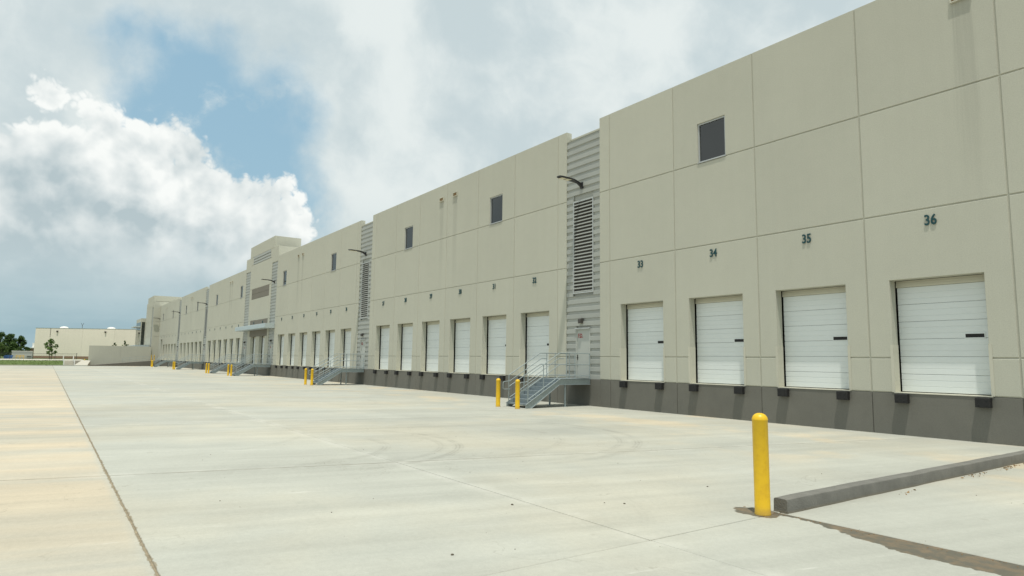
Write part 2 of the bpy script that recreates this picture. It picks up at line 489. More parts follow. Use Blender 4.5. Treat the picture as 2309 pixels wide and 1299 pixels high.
# ------------------------------------------------------------------ geometry helpers
class MB:
    def __init__(s): s.v = []; s.f = []
    def box(s, x0, x1, y0, y1, z0, z1):
        i = len(s.v)
        s.v += [(x0, y0, z0), (x1, y0, z0), (x1, y1, z0), (x0, y1, z0), (x0, y0, z1), (x1, y0, z1), (x1, y1, z1), (x0, y1, z1)]
        s.f += [tuple(i + k for k in q) for q in ((0, 3, 2, 1), (4, 5, 6, 7), (0, 1, 5, 4), (1, 2, 6, 5), (2, 3, 7, 6), (3, 0, 4, 7))]
        return s
    def cbox(s, x0, x1, y0, y1, z0, z1, c=0.01):
        """box with chamfered long edges (outline in XZ chamfered at both Y ends)"""
        a = [(x0, z0), (x1, z0), (x1, z1), (x0, z1)]
        b = [(x0 + c, z0 + c), (x1 - c, z0 + c), (x1 - c, z1 - c), (x0 + c, z1 - c)]
        s.loft([[(x, y0, z) for x, z in b], [(x, y0 + c, z) for x, z in a], [(x, y1 - c, z) for x, z in a], [(x, y1, z) for x, z in b]])
        return s
    def loft(s, rings, cap=True):
        base = len(s.v); n = len(rings[0])
        for r in rings: s.v += [tuple(p) for p in r]
        for k in range(len(rings) - 1):
            for j in range(n):
                a = base + k * n + j; b = base + k * n + (j + 1) % n
                s.f.append((a, b, b + n, a + n))
        if cap:
            s.f.append(tuple(base + j for j in range(n))[::-1])
            s.f.append(tuple(base + (len(rings) - 1) * n + j for j in range(n)))
        return s
    def tube(s, pts, r, n=8, caps=True):
        pts = [Vector(p) for p in pts]
        rings = []
        ref = None
        for i, p in enumerate(pts):
            if i == 0: d = pts[1] - p
            elif i == len(pts) - 1: d = p - pts[i - 1]
            else: d = (pts[i + 1] - p).normalized() + (p - pts[i - 1]).normalized()
            d.normalize()
            if ref is None:
                ref = Vector((0, 0, 1)) if abs(d.z) < 0.9 else Vector((1, 0, 0))
            u = ref - d * ref.dot(d); u.normalize()
            ref = u
            v = d.cross(u)
            rr = r[i] if isinstance(r, (list, tuple)) else r
            rings.append([p + u * rr * math.cos(2 * math.pi * k / n) + v * rr * math.sin(2 * math.pi * k / n) for k in range(n)])
        return s.loft(rings, caps)
    def lathe(s, prof, cx=0, cy=0, n=20):
        rings = [[(cx + r * math.cos(2 * math.pi * k / n), cy + r * math.sin(2 * math.pi * k / n), z) for k in range(n)] for r, z in prof]
        return s.loft(rings)
    def extrude(s, prof, x0, x1):
        """closed (y,z) outline swept along X"""
        return s.loft([[(x0, y, z) for y, z in prof], [(x1, y, z) for y, z in prof]])
    def mesh(s, name, smooth=False):
        me = bpy.data.meshes.new(name)
        me.from_pydata([tuple(v) for v in s.v], [], s.f)
        import bmesh as _b
        bm = _b.new(); bm.from_mesh(me)
        _b.ops.recalc_face_normals(bm, faces=bm.faces[:])
        bm.to_mesh(me); bm.free()
        if smooth:
            me.polygons.foreach_set('use_smooth', [True] * len(me.polygons))
            try: me.set_sharp_from_angle(angle=math.radians(40))
            except Exception: pass
        return me
    def build(s, name, m, parent=None, loc=(0, 0, 0), smooth=False):
        return obj(name, s.mesh(name, smooth), m, parent, loc)

def obj(name, me, m=None, parent=None, loc=(0, 0, 0), rot=None, scale=None):
    o = bpy.data.objects.new(name, me)
    if m is not None and me is not None and len(me.materials) == 0:
        me.materials.append(M[m])
    col.objects.link(o)
    o.location = loc
    if rot: o.rotation_euler = rot
    if scale: o.scale = scale
    if parent is not None: o.parent = parent
    return o

def tag(o, label=None, cat=None, group=None, kind=None):
    if label: o['label'] = label
    if cat: o['category'] = cat
    if group: o['group'] = group
    if kind: o['kind'] = kind
    return o

def empty(name, loc, rz=0.0):
    o = bpy.data.objects.new(name, None)
    o.empty_display_size = 0.2
    col.objects.link(o)
    o.location = loc
    o.rotation_euler = (0, 0, rz)
    return o

def copy_tree(o, parent=None):
    c = o.copy(); col.objects.link(c)
    if parent is not None: c.parent = parent
    for ch in list(o.children): copy_tree(ch, c)
    return c

def clip(poly, a, b, c):
    """keep a*x+b*y <= c"""
    out_ = []
    for i in range(len(poly)):
        p, q = poly[i], poly[(i + 1) % len(poly)]
        dp = a * p[0] + b * p[1] - c; dq = a * q[0] + b * q[1] - c
        if dp <= 0: out_.append(p)
        if (dp < 0 < dq) or (dq < 0 < dp):
            t_ = dp / (dp - dq)
            out_.append((p[0] + (q[0] - p[0]) * t_, p[1] + (q[1] - p[1]) * t_))
    return out_

def inset(poly, d):
    """inset of a convex polygon by d"""
    ar = sum(poly[i][0] * poly[(i + 1) % len(poly)][1] - poly[(i + 1) % len(poly)][0] * poly[i][1] for i in range(len(poly)))
    res = poly[:]
    for i in range(len(poly)):
        p, q = poly[i], poly[(i + 1) % len(poly)]
        ex, ey = q[0] - p[0], q[1] - p[1]
        ln = math.hypot(ex, ey)
        if ln < 1e-6: continue
        nx, ny = (ey / ln, -ex / ln)
        if ar < 0: nx, ny = -nx, -ny
        res = clip(res, nx, ny, nx * p[0] + ny * p[1] - d)
    return res

# ------------------------------------------------------------------ the ground
mb = MB(); mb.v = [(-4000, -4000, -0.16), (4000, -4000, -0.16), (4000, 4000, -0.16), (-4000, 4000, -0.16)]; mb.f = [(0, 1, 2, 3)]
tag(mb.build('ground', 'earth'), kind='structure')
YX0, YX1, YY0 = -152.0, 14.0, -62.0
mb = MB(); mb.box(YX0, YX1, YY0, 0.30, -0.15, -0.014)
yard = tag(mb.build('yard', 'filler'), kind='structure')
KX, KY = -5.37, -12.17
SK = 0.237
rows = [0.30, -5.10, -9.90, -14.72, -19.50, -24.3, -29.1, -62.0]
cols = [14.0] + [6.63 - 9.9 * i for i in range(8)]
def slab(poly, gap=0.007, name='concrete_slab'):
    poly = inset(poly, gap)
    if len(poly) < 3: return
    p2 = inset(poly, 0.006)
    if len(p2) != len(poly):
        p2 = poly
    zz = random.uniform(-0.0015, 0.0015)
    m_ = MB(); m_.loft([[(x, y, -0.013) for x, y in poly], [(x, y, -0.006 + zz) for x, y in poly], [(x, y, zz) for x, y in p2]])
    m_.build(name, 'concrete', yard)
def sx(x, y): return x + SK * (y + 19.5)
for r in range(len(rows) - 1):
    y1, y0 = rows[r], rows[r + 1]
    # the open joint beside the tan strip is wider
    a1 = y1 - (0.006 if abs(y1 + 19.5) < 0.01 else 0); a0 = y0 + (0.006 if abs(y0 + 19.5) < 0.01 else 0)
    allc = cols + [-72.57, -90.0, -118.0, YX0 - 12]
    for c in range(len(allc) - 1):
        xr, xl = allc[c], allc[c + 1]
        big_r = 40.0 if c == 0 else 0.0
        q = [(sx(xl, a0), a0), (sx(xr, a0) + big_r, a0), (sx(xr, a1) + big_r, a1), (sx(xl, a1), a1)]
        q = clip(q, -1, 0, -YX0); q = clip(q, 1, 0, YX1)
        if len(q) < 3: continue
        qa = clip(q, 1, 0, KX)
        if len(qa) >= 3: slab(qa)
        qb = clip(clip(q, -1, 0, -KX), 0, 1, KY)
        if len(qb) >= 3: slab(qb)
for x0, x1 in ((KX, 0.6), (0.6, 7.0), (7.0, YX1)):
    for y0, y1 in ((KY, -6.0), (-6.0, 0.30)):
        slab([(x0, y0), (x1, y0), (x1, y1), (x0, y1)], 0.007)

# kerb with rounded top edges, cast in lengths
kerb = empty('kerb', (-5.37, -12.16, 0)); tag(kerb, kind='structure')
prof = [(-0.108, -0.004), (-0.104, 0.168), (-0.097, 0.186), (-0.078, 0.194), (0.078, 0.194), (0.097, 0.186), (0.104, 0.168), (0.108, -0.004)]
cuts = [0.0, 4.05, 8.1, 12.15]
for a, b in zip(cuts[:-1], cuts[1:]):
    m_ = MB()
    rings = []
    n = 14
    for k in range(n + 1):
        yy = a + (b - a) * k / n
        if k == 0 and a > 0: yy += 0.003
        if k == n: yy -= 0.003
        wv = 0.006 * math.sin(yy * 2.3) + 0.004 * math.sin(yy * 5.1 + 1)
        s_ = 0.96 if (k == 0 or k == n) else 1.0
        rings.append([(x * s_ + wv, yy, z * s_ if z > 0 else z) for x, z in prof])
    m_.loft(rings)
    m_.build('kerb_stone', 'kerb', kerb, smooth=True)

# ------------------------------------------------------------------ the warehouse
WH = empty('warehouse', (0, 0, 0))
tag(WH, 'long beige tilt-panel warehouse with numbered white dock doors and grey base', 'warehouse')
ZT, ZA, ZB, ZC, ZD = 13.46, 9.865, 6.553, 2.238, 1.22
PITCH, MARG, STRIP = 3.775, 0.66, 2.40
BAYW = 6 * PITCH + 2 * MARG
DW, DH = 2.44, 4.55
TH = 0.34                                   # panel thickness

def rectpoly(x0, x1, z0, z1): return [(x0, z0), (x1, z0), (x1, z1), (x0, z1)]
def ring_inset(poly, ds):
    """axis-aligned outline (counter-clockwise), edge i from vertex i to i+1, moved inwards by ds[i]"""
    n = len(poly); res = []
    for i in range(n):
        p0, p1, p2 = poly[i - 1], poly[i], poly[(i + 1) % n]
        def nrm(a, b):
            ex, ez = b[0] - a[0], b[1] - a[1]; l_ = math.hypot(ex, ez); return (-ez / l_, ex / l_)
        n0, n1 = nrm(p0, p1), nrm(p1, p2)
        res.append((p1[0] + n0[0] * ds[i - 1] + n1[0] * ds[i], p1[1] + n0[1] * ds[i - 1] + n1[1] * ds[i]))
    return res
def panel(name, poly, m, flat=(), g=0.020, y=0.0, th=TH, parent=None, dp=0.028):
    """flat: indices of edges without a groove (openings, the skyline)"""
    n = len(poly)
    tiny = [0.0 if i in flat else 0.0008 for i in range(n)]
    gi = [0.0 if i in flat else g for i in range(n)]
    ch = [0.008 if i in flat else g + 0.012 for i in range(n)]
    o0 = ring_inset(poly, tiny); o1 = ring_inset(poly, [a + 0.0008 for a in gi]); o2 = ring_inset(poly, ch)
    m_ = MB()
    m_.loft([[(x, y + th, z) for x, z in o0], [(x, y + dp, z) for x, z in o0], [(x, y + dp - 0.0005, z) for x, z in o1],
             [(x, y + 0.012, z) for x, z in o1], [(x, y, z) for x, z in o2]])
    return m_.build(name, m, parent or WH)

# shared meshes
def text_mesh(s, size, ext, off=0.0, xs=1.0):
    cu = bpy.data.curves.new('lettering', 'FONT')
    cu.body = s; cu.size = size; cu.extrude = ext; cu.offset = off
    cu.align_x = 'CENTER'; cu.align_y = 'BOTTOM_BASELINE'
    cu.resolution_u = 3
    ob = bpy.data.objects.new('lettering', cu)
    me = bpy.data.meshes.new_from_object(ob)
    bpy.data.objects.remove(ob); bpy.data.curves.remove(cu)
    for v in me.vertices:
        v.co = (v.co.x * xs, -v.co.z, v.co.y)
    return me

# dock door pieces
sec_prof = [(0.372, 0.003), (0.362, 0.012), (0.362, 0.150), (0.370, 0.158), (0.370, 0.164), (0.362, 0.172), (0.362, 0.318), (0.371, 0.326),
            (0.371, 0.333), (0.362, 0.341), (0.362, 0.485), (0.374, 0.497), (0.41, 0.497), (0.41, 0.003)]
ME = {}
def share(key, fn, m):
    if key not in ME:
        ME[key] = fn(); ME[key].materials.append(M[m])
    return ME[key]

def dock_door(cx, num, zh=DH, wide=DW, zsill=ZD, label=None, window=True, tower=False):
    """door leaf in its opening; centre X = cx"""
    h = wide / 2
    nsec = 6
    sh = (zh - 0.20 - zsill - 0.03) / nsec
    k = (round(wide, 2), round(zh, 2))
    def frame():
        m_ = MB()
        m_.box(-h, -h + 0.03, 0.385, 0.43, zsill + 0.01, zh - 0.005)
        m_.box(h - 0.03, h, 0.385, 0.43, zsill + 0.01, zh - 0.005)
        m_.box(-h + 0.0302, h - 0.0302, 0.42, 0.44, zsill + 0.01, zh - 0.005)
        return m_.mesh('dock_door')
    d = obj('dock_door', share(('fr',) + k, frame, 'rubber'), None, WH, (cx, 0.06, 0))
    def head():
        m_ = MB()
        m_.box(-h, h, 0.335, 0.40, zh - 0.20, zh - 0.13)
        m_.box(-h, h, 0.342, 0.40, zh - 0.1285, zh - 0.065)
        m_.box(-h, h, 0.348, 0.40, zh - 0.0635, zh - 0.003)
        return m_.mesh('header')
    obj('header', share(('hd',) + k, head, 'header'), None, d)
    def sect():
        m_ = MB(); m_.extrude([(y, z * sh / 0.5) for y, z in sec_prof], -h + 0.022, h - 0.012); return m_.mesh('door_section')
    for i in range(nsec):
        obj('door_section', share(('sc',) + k, sect, 'door'), None, d, (0, 0, zsill + 0.03 + sh * i))
    if window:
        def fr():
            m_ = MB()
            x0, x1, z0, z1 = 0.52, 1.02, 0, 0.15
            m_.box(x0, x1, 0.350, 0.37, z0, z0 + 0.022); m_.box(x0, x1, 0.350, 0.37, z1 - 0.022, z1)
            m_.box(x0, x0 + 0.022, 0.350, 0.37, z0 + 0.0222, z1 - 0.0222); m_.box(x1 - 0.022, x1, 0.350, 0.37, z0 + 0.0222, z1 - 0.0222)
            return m_.mesh('window_frame')
        def pn():
            m_ = MB(); m_.box(0.542, 0.998, 0.357, 0.368, 0.022, 0.128); return m_.mesh('window_pane')
        obj('window_frame', share('wfr', fr, 'door'), None, d, (0, 0, 2.79))
        obj('window_pane', share('wpn', pn, 'rubber'), None, d, (0, 0, 2.79))
    def sill():
        m_ = MB(); m_.box(-h - 0.02, h + 0.02, -0.012, 0.52, zsill - 0.012, zsill + 0.012); return m_.mesh('sill')
    if not tower or True:
        obj('sill', share(('sl',) + k + (zsill,), sill, 'trim'), None, d, (0, -0.06, 0))
    def guard():
        m_ = MB()
        m_.box(-h - 0.07, -h + 0.0, -0.012, 0.0, zsill + 0.012, 2.62); m_.box(-h - 0.0, -h + 0.012, -0.0115, 0.33, zsill + 0.012, 2.62)
        return m_.mesh('jamb_guard')
    def guard2():
        m_ = MB()
        m_.box(h, h + 0.07, -0.012, 0.0, zsill + 0.012, 2.62); m_.box(h - 0.010, h, -0.0115, 0.33, zsill + 0.012, 2.62)
        return m_.mesh('jamb_guard')
    obj('jamb_guard', share(('g1',) + k, guard, 'trim'), None, d, (0, -0.06, 0))
    obj('jamb_guard', share(('g2',) + k, guard2, 'trim'), None, d, (0, -0.06, 0))
    return d

def bumper_mesh():
    m_ = MB()
    m_.cbox(-0.175, 0.175, -0.16, -0.001, 0.93, 1.186, 0.008)
    for x in (-0.09, 0.09):
        for z in (1.0, 1.12): m_.cbox(x - 0.018, x + 0.018, -0.168, -0.155, z - 0.018, z + 0.018, 0.004)
    return m_.mesh('dock_bumper')

def number(cx, n, y=-0.034):
    me = text_mesh(str(n), 0.425, 0.010, 0.007, 0.80)
    me.materials.append(M['teal'])
    o = obj('dock_number', me, None, WH, (cx, y + 0.012, 6.06))
    o['label'] = 'dark teal dock number %d' % n
    return o

def notch_bottom(x0, x1, z0, z1, a, b, c):
    """rectangle with an opening [a,b] from the bottom edge up to c; opening edges are 1,2,3"""
    return [(x0, z0), (a, z0), (a, c), (b, c), (b, z0), (x1, z0), (x1, z1), (x0, z1)]

def window(cx, z0=9.885, z1=11.48, wd=1.30):
    h = wd / 2
    def fr():
        m_ = MB(); t_ = 0.055
        m_.box(-h, h, 0.05, 0.14, z0, z0 + t_); m_.box(-h, h, 0.05, 0.14, z1 - t_, z1)
        m_.box(-h, -h + t_, 0.05, 0.14, z0 + t_ + 2e-4, z1 - t_ - 2e-4); m_.box(h - t_, h, 0.05, 0.14, z0 + t_ + 2e-4, z1 - t_ - 2e-4)
        return m_.mesh('window_frame')
    def pn():
        m_ = MB(); m_.box(-h + 0.05, h - 0.05, 0.095, 0.105, z0 + 0.05, z1 - 0.05); return m_.mesh('window')
    def sl():
        m_ = MB(); m_.box(-h - 0.01, h + 0.01, -0.03, 0.06, z0 - 0.022, z0 - 0.001); return m_.mesh('window_sill')
    def bl():
        m_ = MB(); m_.box(-h + 0.056, -h + 0.16, 0.060, 0.090, z0 + 0.06, z1 - 0.06); return m_.mesh('mullion')
    o = obj('window', share('w_pn', pn, 'glass'), None, WH, (cx, 0, 0))
    obj('window_frame', share('w_fr', fr, 'alu'), None, o)
    obj('window_sill', share('w_sl', sl, 'alu'), None, o)
    return o

def scupper(cx):
    def fn():
        m_ = MB()
        m_.box(-0.27, 0.27, -0.075, -0.001, 0.0, 0.03)
        m_.box(-0.27, -0.24, -0.075, -0.001, 0.0302, 0.24); m_.box(0.24, 0.27, -0.075, -0.001, 0.0302, 0.24)
        m_.box(-0.27, 0.27, -0.050, -0.001, 0.2402, 0.27)
        return m_.mesh('scupper')
    def dk():
        m_ = MB(); m_.box(-0.238, 0.238, -0.012, -0.002, 0.032, 0.238); return m_.mesh('scupper_mouth')
    o = obj('scupper', share('scup', fn, 'trim'), None, WH, (cx, 0, 12.38))
    obj('scupper_mouth', share('scupm', dk, 'leaf_litter'), None, o)

def bay(xr, nums, windows=(), xl_margin=MARG, tall=None):
    """bay whose right edge is xr; docks numbered from the left (nums ascending to the right)"""
    n = len(nums)
    xl = xr - (n * PITCH + MARG + xl_margin)
    edges = [xl, xl + xl_margin] + [xl + xl_margin + PITCH * (i + 1) for i in range(n)] + [xr]
    for i in range(len(edges) - 1):
        a, b = edges[i], edges[i + 1]
        mid = (a + b) / 2
        first, last = i == 0, i == len(edges) - 2
        door = not (first or last)
        end = {3} if first else ({1} if last else set())
        # top row (with a window where the bay has one)
        win = [c for c in windows if a < c < b]
        if win:
            c = win[0]
            panel('wall_panel', notch_bottom(a, b, ZA, ZT, c - 0.65, c + 0.65, 11.48), 'wall', {1, 2, 3, 6} )
            window(c)
        else:
            panel('wall_panel', rectpoly(a, b, ZA, ZT), 'wall', {2} | end)
        panel('wall_panel', rectpoly(a, b, ZB, ZA), 'wall', end)
        if door:
            num = nums[i - 1]
            zh = 5.75 if tall == i - 1 else DH
            panel('wall_panel', notch_bottom(a, b, ZC, ZB, mid - DW / 2, mid + DW / 2, zh), 'wall', {1, 2, 3})
            panel('wall_panel', rectpoly(a, mid - DW / 2, ZD, ZC), 'wall', {1})
            panel('wall_panel', rectpoly(mid + DW / 2, b, ZD, ZC), 'wall', {3})
            dock_door(mid, num, zh)
            if num is not None: number(mid, num)
            for s in (-1, 1):
                obj('dock_bumper', share('bump', bumper_mesh, 'rubber'), None, WH, (mid + s * 1.02 + 0.02, 0, 0))
        else:
            panel('wall_panel', rectpoly(a, b, ZC, ZB), 'wall', end)
            panel('wall_panel', rectpoly(a, b, ZD, ZC), 'wall', end)
        panel('base_panel', rectpoly(a, b, -0.12, ZD - 0.002), 'base', {0} | end, g=0.010, y=0.004, dp=0.03, th=TH - 0.01)
    return xl

CH = 0.3548
course_prof = [(0.27, 0.0), (0.27, 0.190), (0.275, 0.196), (0.318, 0.206), (0.318, 0.325), (0.274, 0.350), (0.274, 0.3545), (0.36, 0.3545), (0.36, 0.0)]
def course():
    m_ = MB(); m_.extrude(course_prof, 0, 1); return m_.mesh('siding_panel')

def siding_strip(xl, xr, ztop, z0=ZD, y=0.0, louver=None, door=None, cap=None, closed=True):
    """ribbed siding between two bays, each course a piece"""
    m_ = MB(); m_.box(xl + 0.001, xr - 0.001, 0.362 + y, 0.55, z0, ztop)
    st = m_.build('siding', 'side', WH)
    n = int(round((ztop - z0) / CH))
    for i in range(n):
        z = z0 + CH * i
        spans = [(xl + 0.002, xr - 0.002)]
        for hole_ in (louver, door):
            if hole_ and z + CH > hole_[2] + 0.02 and z < hole_[3] - 0.02:
                ns = []
                for a, b in spans:
                    if a < hole_[0]: ns.append((a, min(b, hole_[0])))
                    if b > hole_[1]: ns.append((max(a, hole_[1]), b))
                spans = ns
        for a, b in spans:
            obj('siding_panel', share('course', course, 'side'), None, st, (a, y, z), None, (b - a, 1, 1))
    return st

def louver(x0, x1, z0, z1, y=0.0):
    m_ = MB(); t_ = 0.05
    m_.box(x0 - t_, x1 + t_, 0.255 + y, 0.36 + y, z0 - t_, z0); m_.box(x0 - t_, x1 + t_, 0.255 + y, 0.36 + y, z1, z1 + t_)
    m_.box(x0 - t_, x0, 0.255 + y, 0.36 + y, z0 + 2e-4, z1 - 2e-4); m_.box(x1, x1 + t_, 0.255 + y, 0.36 + y, z0 + 2e-4, z1 - 2e-4)
    lv = m_.build('louver', 'alu', WH)
    b_ = MB(); b_.box(x0, x1, 0.3595 + y, 0.3615 + y, z0, z1); b_.build('louver_back', 'bronze', lv)
    n = 27; p_ = (z1 - z0) / n
    def sl():
        q = MB(); q.extrude([(0.262, 0.010), (0.262, 0.052), (0.268, 0.058), (0.305, 0.085), (0.309, 0.080), (0.272, 0.050), (0.268, 0.010)], 0, 1); return q.mesh('louver_slat')
    for i in range(n):
        obj('louver_slat', share('slat', sl, 'side'), None, lv, (x0 + 0.001, y, z0 + p_ * i), None, (x1 - x0 - 0.002, 1, 1))

def personnel_door(x0, x1, y=0.0):
    z0, z1 = ZD + 0.02, 3.55
    m_ = MB(); m_.box(x0 + 0.05, x1 - 0.05, 0.300 + y, 0.345 + y, z0 + 0.01, z1 - 0.05)
    d = m_.build('personnel_door', 'pdoor', WH)
    f = MB()
    f.box(x0, x0 + 0.048, 0.262 + y, 0.36 + y, z0, z1); f.box(x1 - 0.048, x1, 0.262 + y, 0.36 + y, z0, z1)
    f.box(x0 + 0.0482, x1 - 0.0482, 0.262 + y, 0.36 + y, z1 - 0.048, z1)
    f.build('door_frame', 'pdoor', d)
    k = MB(); k.box(x0 - 0.03, x1 + 0.03, 0.20 + y, 0.275 + y, z1 + 0.002, z1 + 0.05); k.build('drip_cap', 'alu', d)
    h = MB(); h.box(x0 + 0.075, x0 + 0.12, 0.285 + y, 0.2995 + y, 2.10, 2.34); h.tube([(x0 + 0.10, 0.29 + y, 2.20), (x0 + 0.10, 0.235 + y, 2.20), (x0 + 0.21, 0.235 + y, 2.20)], 0.011, 6)
    h.build('handle', 'black', d)
    for z in (1.5, 2.35, 3.25):
        g = MB(); g.tube([(x1 - 0.053, 0.292 + y, z - 0.07), (x1 - 0.053, 0.292 + y, z + 0.07)], 0.013, 6); g.build('hinge', 'black', d)
    me = text_mesh('F.D.', 0.27, 0.003, 0.009, 0.72); me.materials.append(M['red'])
    o = obj('lettering', me, None, d, (x0 + 0.30, 0.2955 + y, 3.14)); o['label'] = 'red letters F.D. on the door'
    return d

def wall_pack(cx, z, label, y=0.27):
    r = empty('wall_pack_light', (cx, y, z)); tag(r, label, 'wall light', 'box lights above the stair doors')
    m_ = MB(); m_.loft([[(-0.10, 0.0, -0.11), (0.10, 0.0, -0.11), (0.10, 0.0, 0.13), (-0.10, 0.0, 0.13)],
                        [(-0.10, -0.14, -0.11), (0.10, -0.14, -0.11), (0.10, -0.14, 0.11), (-0.10, -0.14, 0.11)],
                        [(-0.09, -0.17, -0.10), (0.09, -0.17, -0.10), (0.09, -0.17, 0.07), (-0.09, -0.17, 0.07)]])
    m_.build('housing', 'bronze', r)
    k = MB(); k.box(-0.07, 0.07, -0.13, -0.02, -0.118, -0.1105); k.build('lens', 'led', r)

lamp_proto = None
def wall_lamp(cx, z, label, y=0.27):
    global lamp_proto
    if lamp_proto is None:
        r = empty('wall_floodlight', (0, 0, 0))
        b_ = MB(); b_.cbox(-0.09, 0.09, -0.05, 0.02, -0.16, 0.14, 0.01); b_.build('bracket', 'black', r)
        a_ = MB()
        rings = []
        for yy, zz, hw, hh in ((-0.04, -0.02, 0.065, 0.10), (-0.16, 0.04, 0.055, 0.075), (-0.30, 0.105, 0.055, 0.055), (-0.46, 0.14, 0.10, 0.042), (-0.60, 0.155, 0.155, 0.036)):
            rings.append([(-hw, yy, zz - hh), (hw, yy, zz - hh), (hw, yy, zz + hh), (-hw, yy, zz + hh)])
        a_.loft(rings); a_.build('arm', 'black', r, smooth=True)
        h_ = MB()
        rings = []
        for yy, zz, hw, hh in ((-0.602, 0.155, 0.165, 0.036), (-0.75, 0.165, 0.18, 0.034), (-1.35, 0.185, 0.175, 0.030), (-1.47, 0.190, 0.13, 0.022)):
            rings.append([(-hw, yy, zz - hh), (hw, yy, zz - hh), (hw * 0.85, yy, zz + hh), (-hw * 0.85, yy, zz + hh)])
        h_.loft(rings); hd = h_.build('lamp_head', 'black', r)
        for a, b in ((-1.36, -1.08), (-1.02, -0.76)):
            l_ = MB(); l_.box(-0.135, 0.135, a, b, 0.118, 0.126); l_.build('lens', 'led', hd)
        lamp_proto = r; o = r
    else:
        o = copy_tree(lamp_proto)
    o.location = (cx, y, z)
    tag(o, label, 'wall light', 'arm floodlights high on the siding')
    return o

ORD = {33: 'first', 27: 'second', 21: 'third', 19: 'fourth', 13: 'fifth', 7: 'sixth'}
def service_strip(xr, left_n, right_n):
    xl = xr - STRIP
    lx0, lx1 = xl + 0.54, xl + 1.88
    dx0, dx1 = xl + 0.70, xl + 1.70
    YS = -0.24                                  # the siding stands almost flush with the panels
    siding_strip(xl, xr, 12.93, louver=(lx0 - 0.05, lx1 + 0.05, 5.25, 9.77), door=(dx0, dx1, ZD, 3.55), y=YS)
    louver(lx0, lx1, 5.30, 9.72, y=YS)
    m_ = MB(); m_.box(lx0 - 0.05, lx1 + 0.05, 0.018, 0.12, 9.7705, 9.80); m_.build('louver_flashing', 'side', WH)
    # cap panel above and base below
    panel('wall_panel', rectpoly(xl + 0.001, xr - 0.001, 12.932, 13.14), 'wall', {2}, y=0.27, th=0.2, g=0.004)
    panel('base_panel', rectpoly(xl + 0.001, xr - 0.001, -0.12, ZD - 0.002), 'base', {0}, y=0.008, th=0.35, g=0.008)
    personnel_door(dx0, dx1, y=YS)
    wall_pack(xl + 1.12, 3.92, '%s stair door box light from the kerb, bronze, between docks %d and %d' % (ORD[right_n], left_n, right_n), y=0.03)
    wall_lamp(xl + 1.12, 10.50, 'black arm floodlight above the louver of the %s stair from the kerb' % ORD[right_n], y=0.03)
    return xl

E1L = -22.00
x = E1L
# bay with docks 33-38 runs out of the picture: docks stop where the kerb meets the wall
xr1 = E1L + 2 * MARG + 6 * PITCH
edges1 = [E1L, E1L + MARG] + [E1L + MARG + PITCH * (i + 1) for i in range(6)] + [xr1]
for i in range(len(edges1) - 1):
    a, b = edges1[i], edges1[i + 1]; mid = (a + b) / 2
    door = 1 <= i <= 4
    end = {3} if i == 0 else ({1} if i == len(edges1) - 2 else set())
    wins = [c for c in (-15.68, -4.0) if a < c < b]
    if wins:
        panel('wall_panel', notch_bottom(a, b, ZA, ZT, wins[0] - 0.65, wins[0] + 0.65, 11.48), 'wall', {1, 2, 3, 6}); window(wins[0])
    else:
        panel('wall_panel', rectpoly(a, b, ZA, ZT), 'wall', {2} | end)
    panel('wall_panel', rectpoly(a, b, ZB, ZA), 'wall', end)
    if door:
        panel('wall_panel', notch_bottom(a, b, ZC, ZB, mid - DW / 2, mid + DW / 2, DH), 'wall', {1, 2, 3})
        panel('wall_panel', rectpoly(a, mid - DW / 2, ZD, ZC), 'wall', {1})
        panel('wall_panel', rectpoly(mid + DW / 2, b, ZD, ZC), 'wall', {3})
        dock_door(mid, 32 + i); number(mid, 32 + i)
        for s in (-1, 1):
            obj('dock_bumper', share('bump', bumper_mesh, 'rubber'), None, WH, (mid + s * 1.02 + 0.02, 0, 0))
    else:
        panel('wall_panel', rectpoly(a, b, ZC, ZB), 'wall', end)
        panel('wall_panel', rectpoly(a, b, ZD, ZC), 'wall', end)
    panel('base_panel', rectpoly(a, b, -0.12, ZD - 0.002), 'base', {0} | end, g=0.010, y=0.004, dp=0.03, th=TH - 0.01)
scupper(-7.0); scupper(-5.2)
STRIPS = []
xs = service_strip(E1L, 32, 33); STRIPS.append((E1L, 32, 33))
E2R = xs
E2L = bay(E2R, list(range(27, 33)), (-30.69, -41.89)); scupper(-35.35); scupper(-37.1)
xs = service_strip(E2L, 26, 27); STRIPS.append((E2L, 26, 27))
E3R = xs
E3L = bay(E3R, list(range(21, 27)), (-56.95, -71.9)); scupper(-65.8); scupper(-67.2)

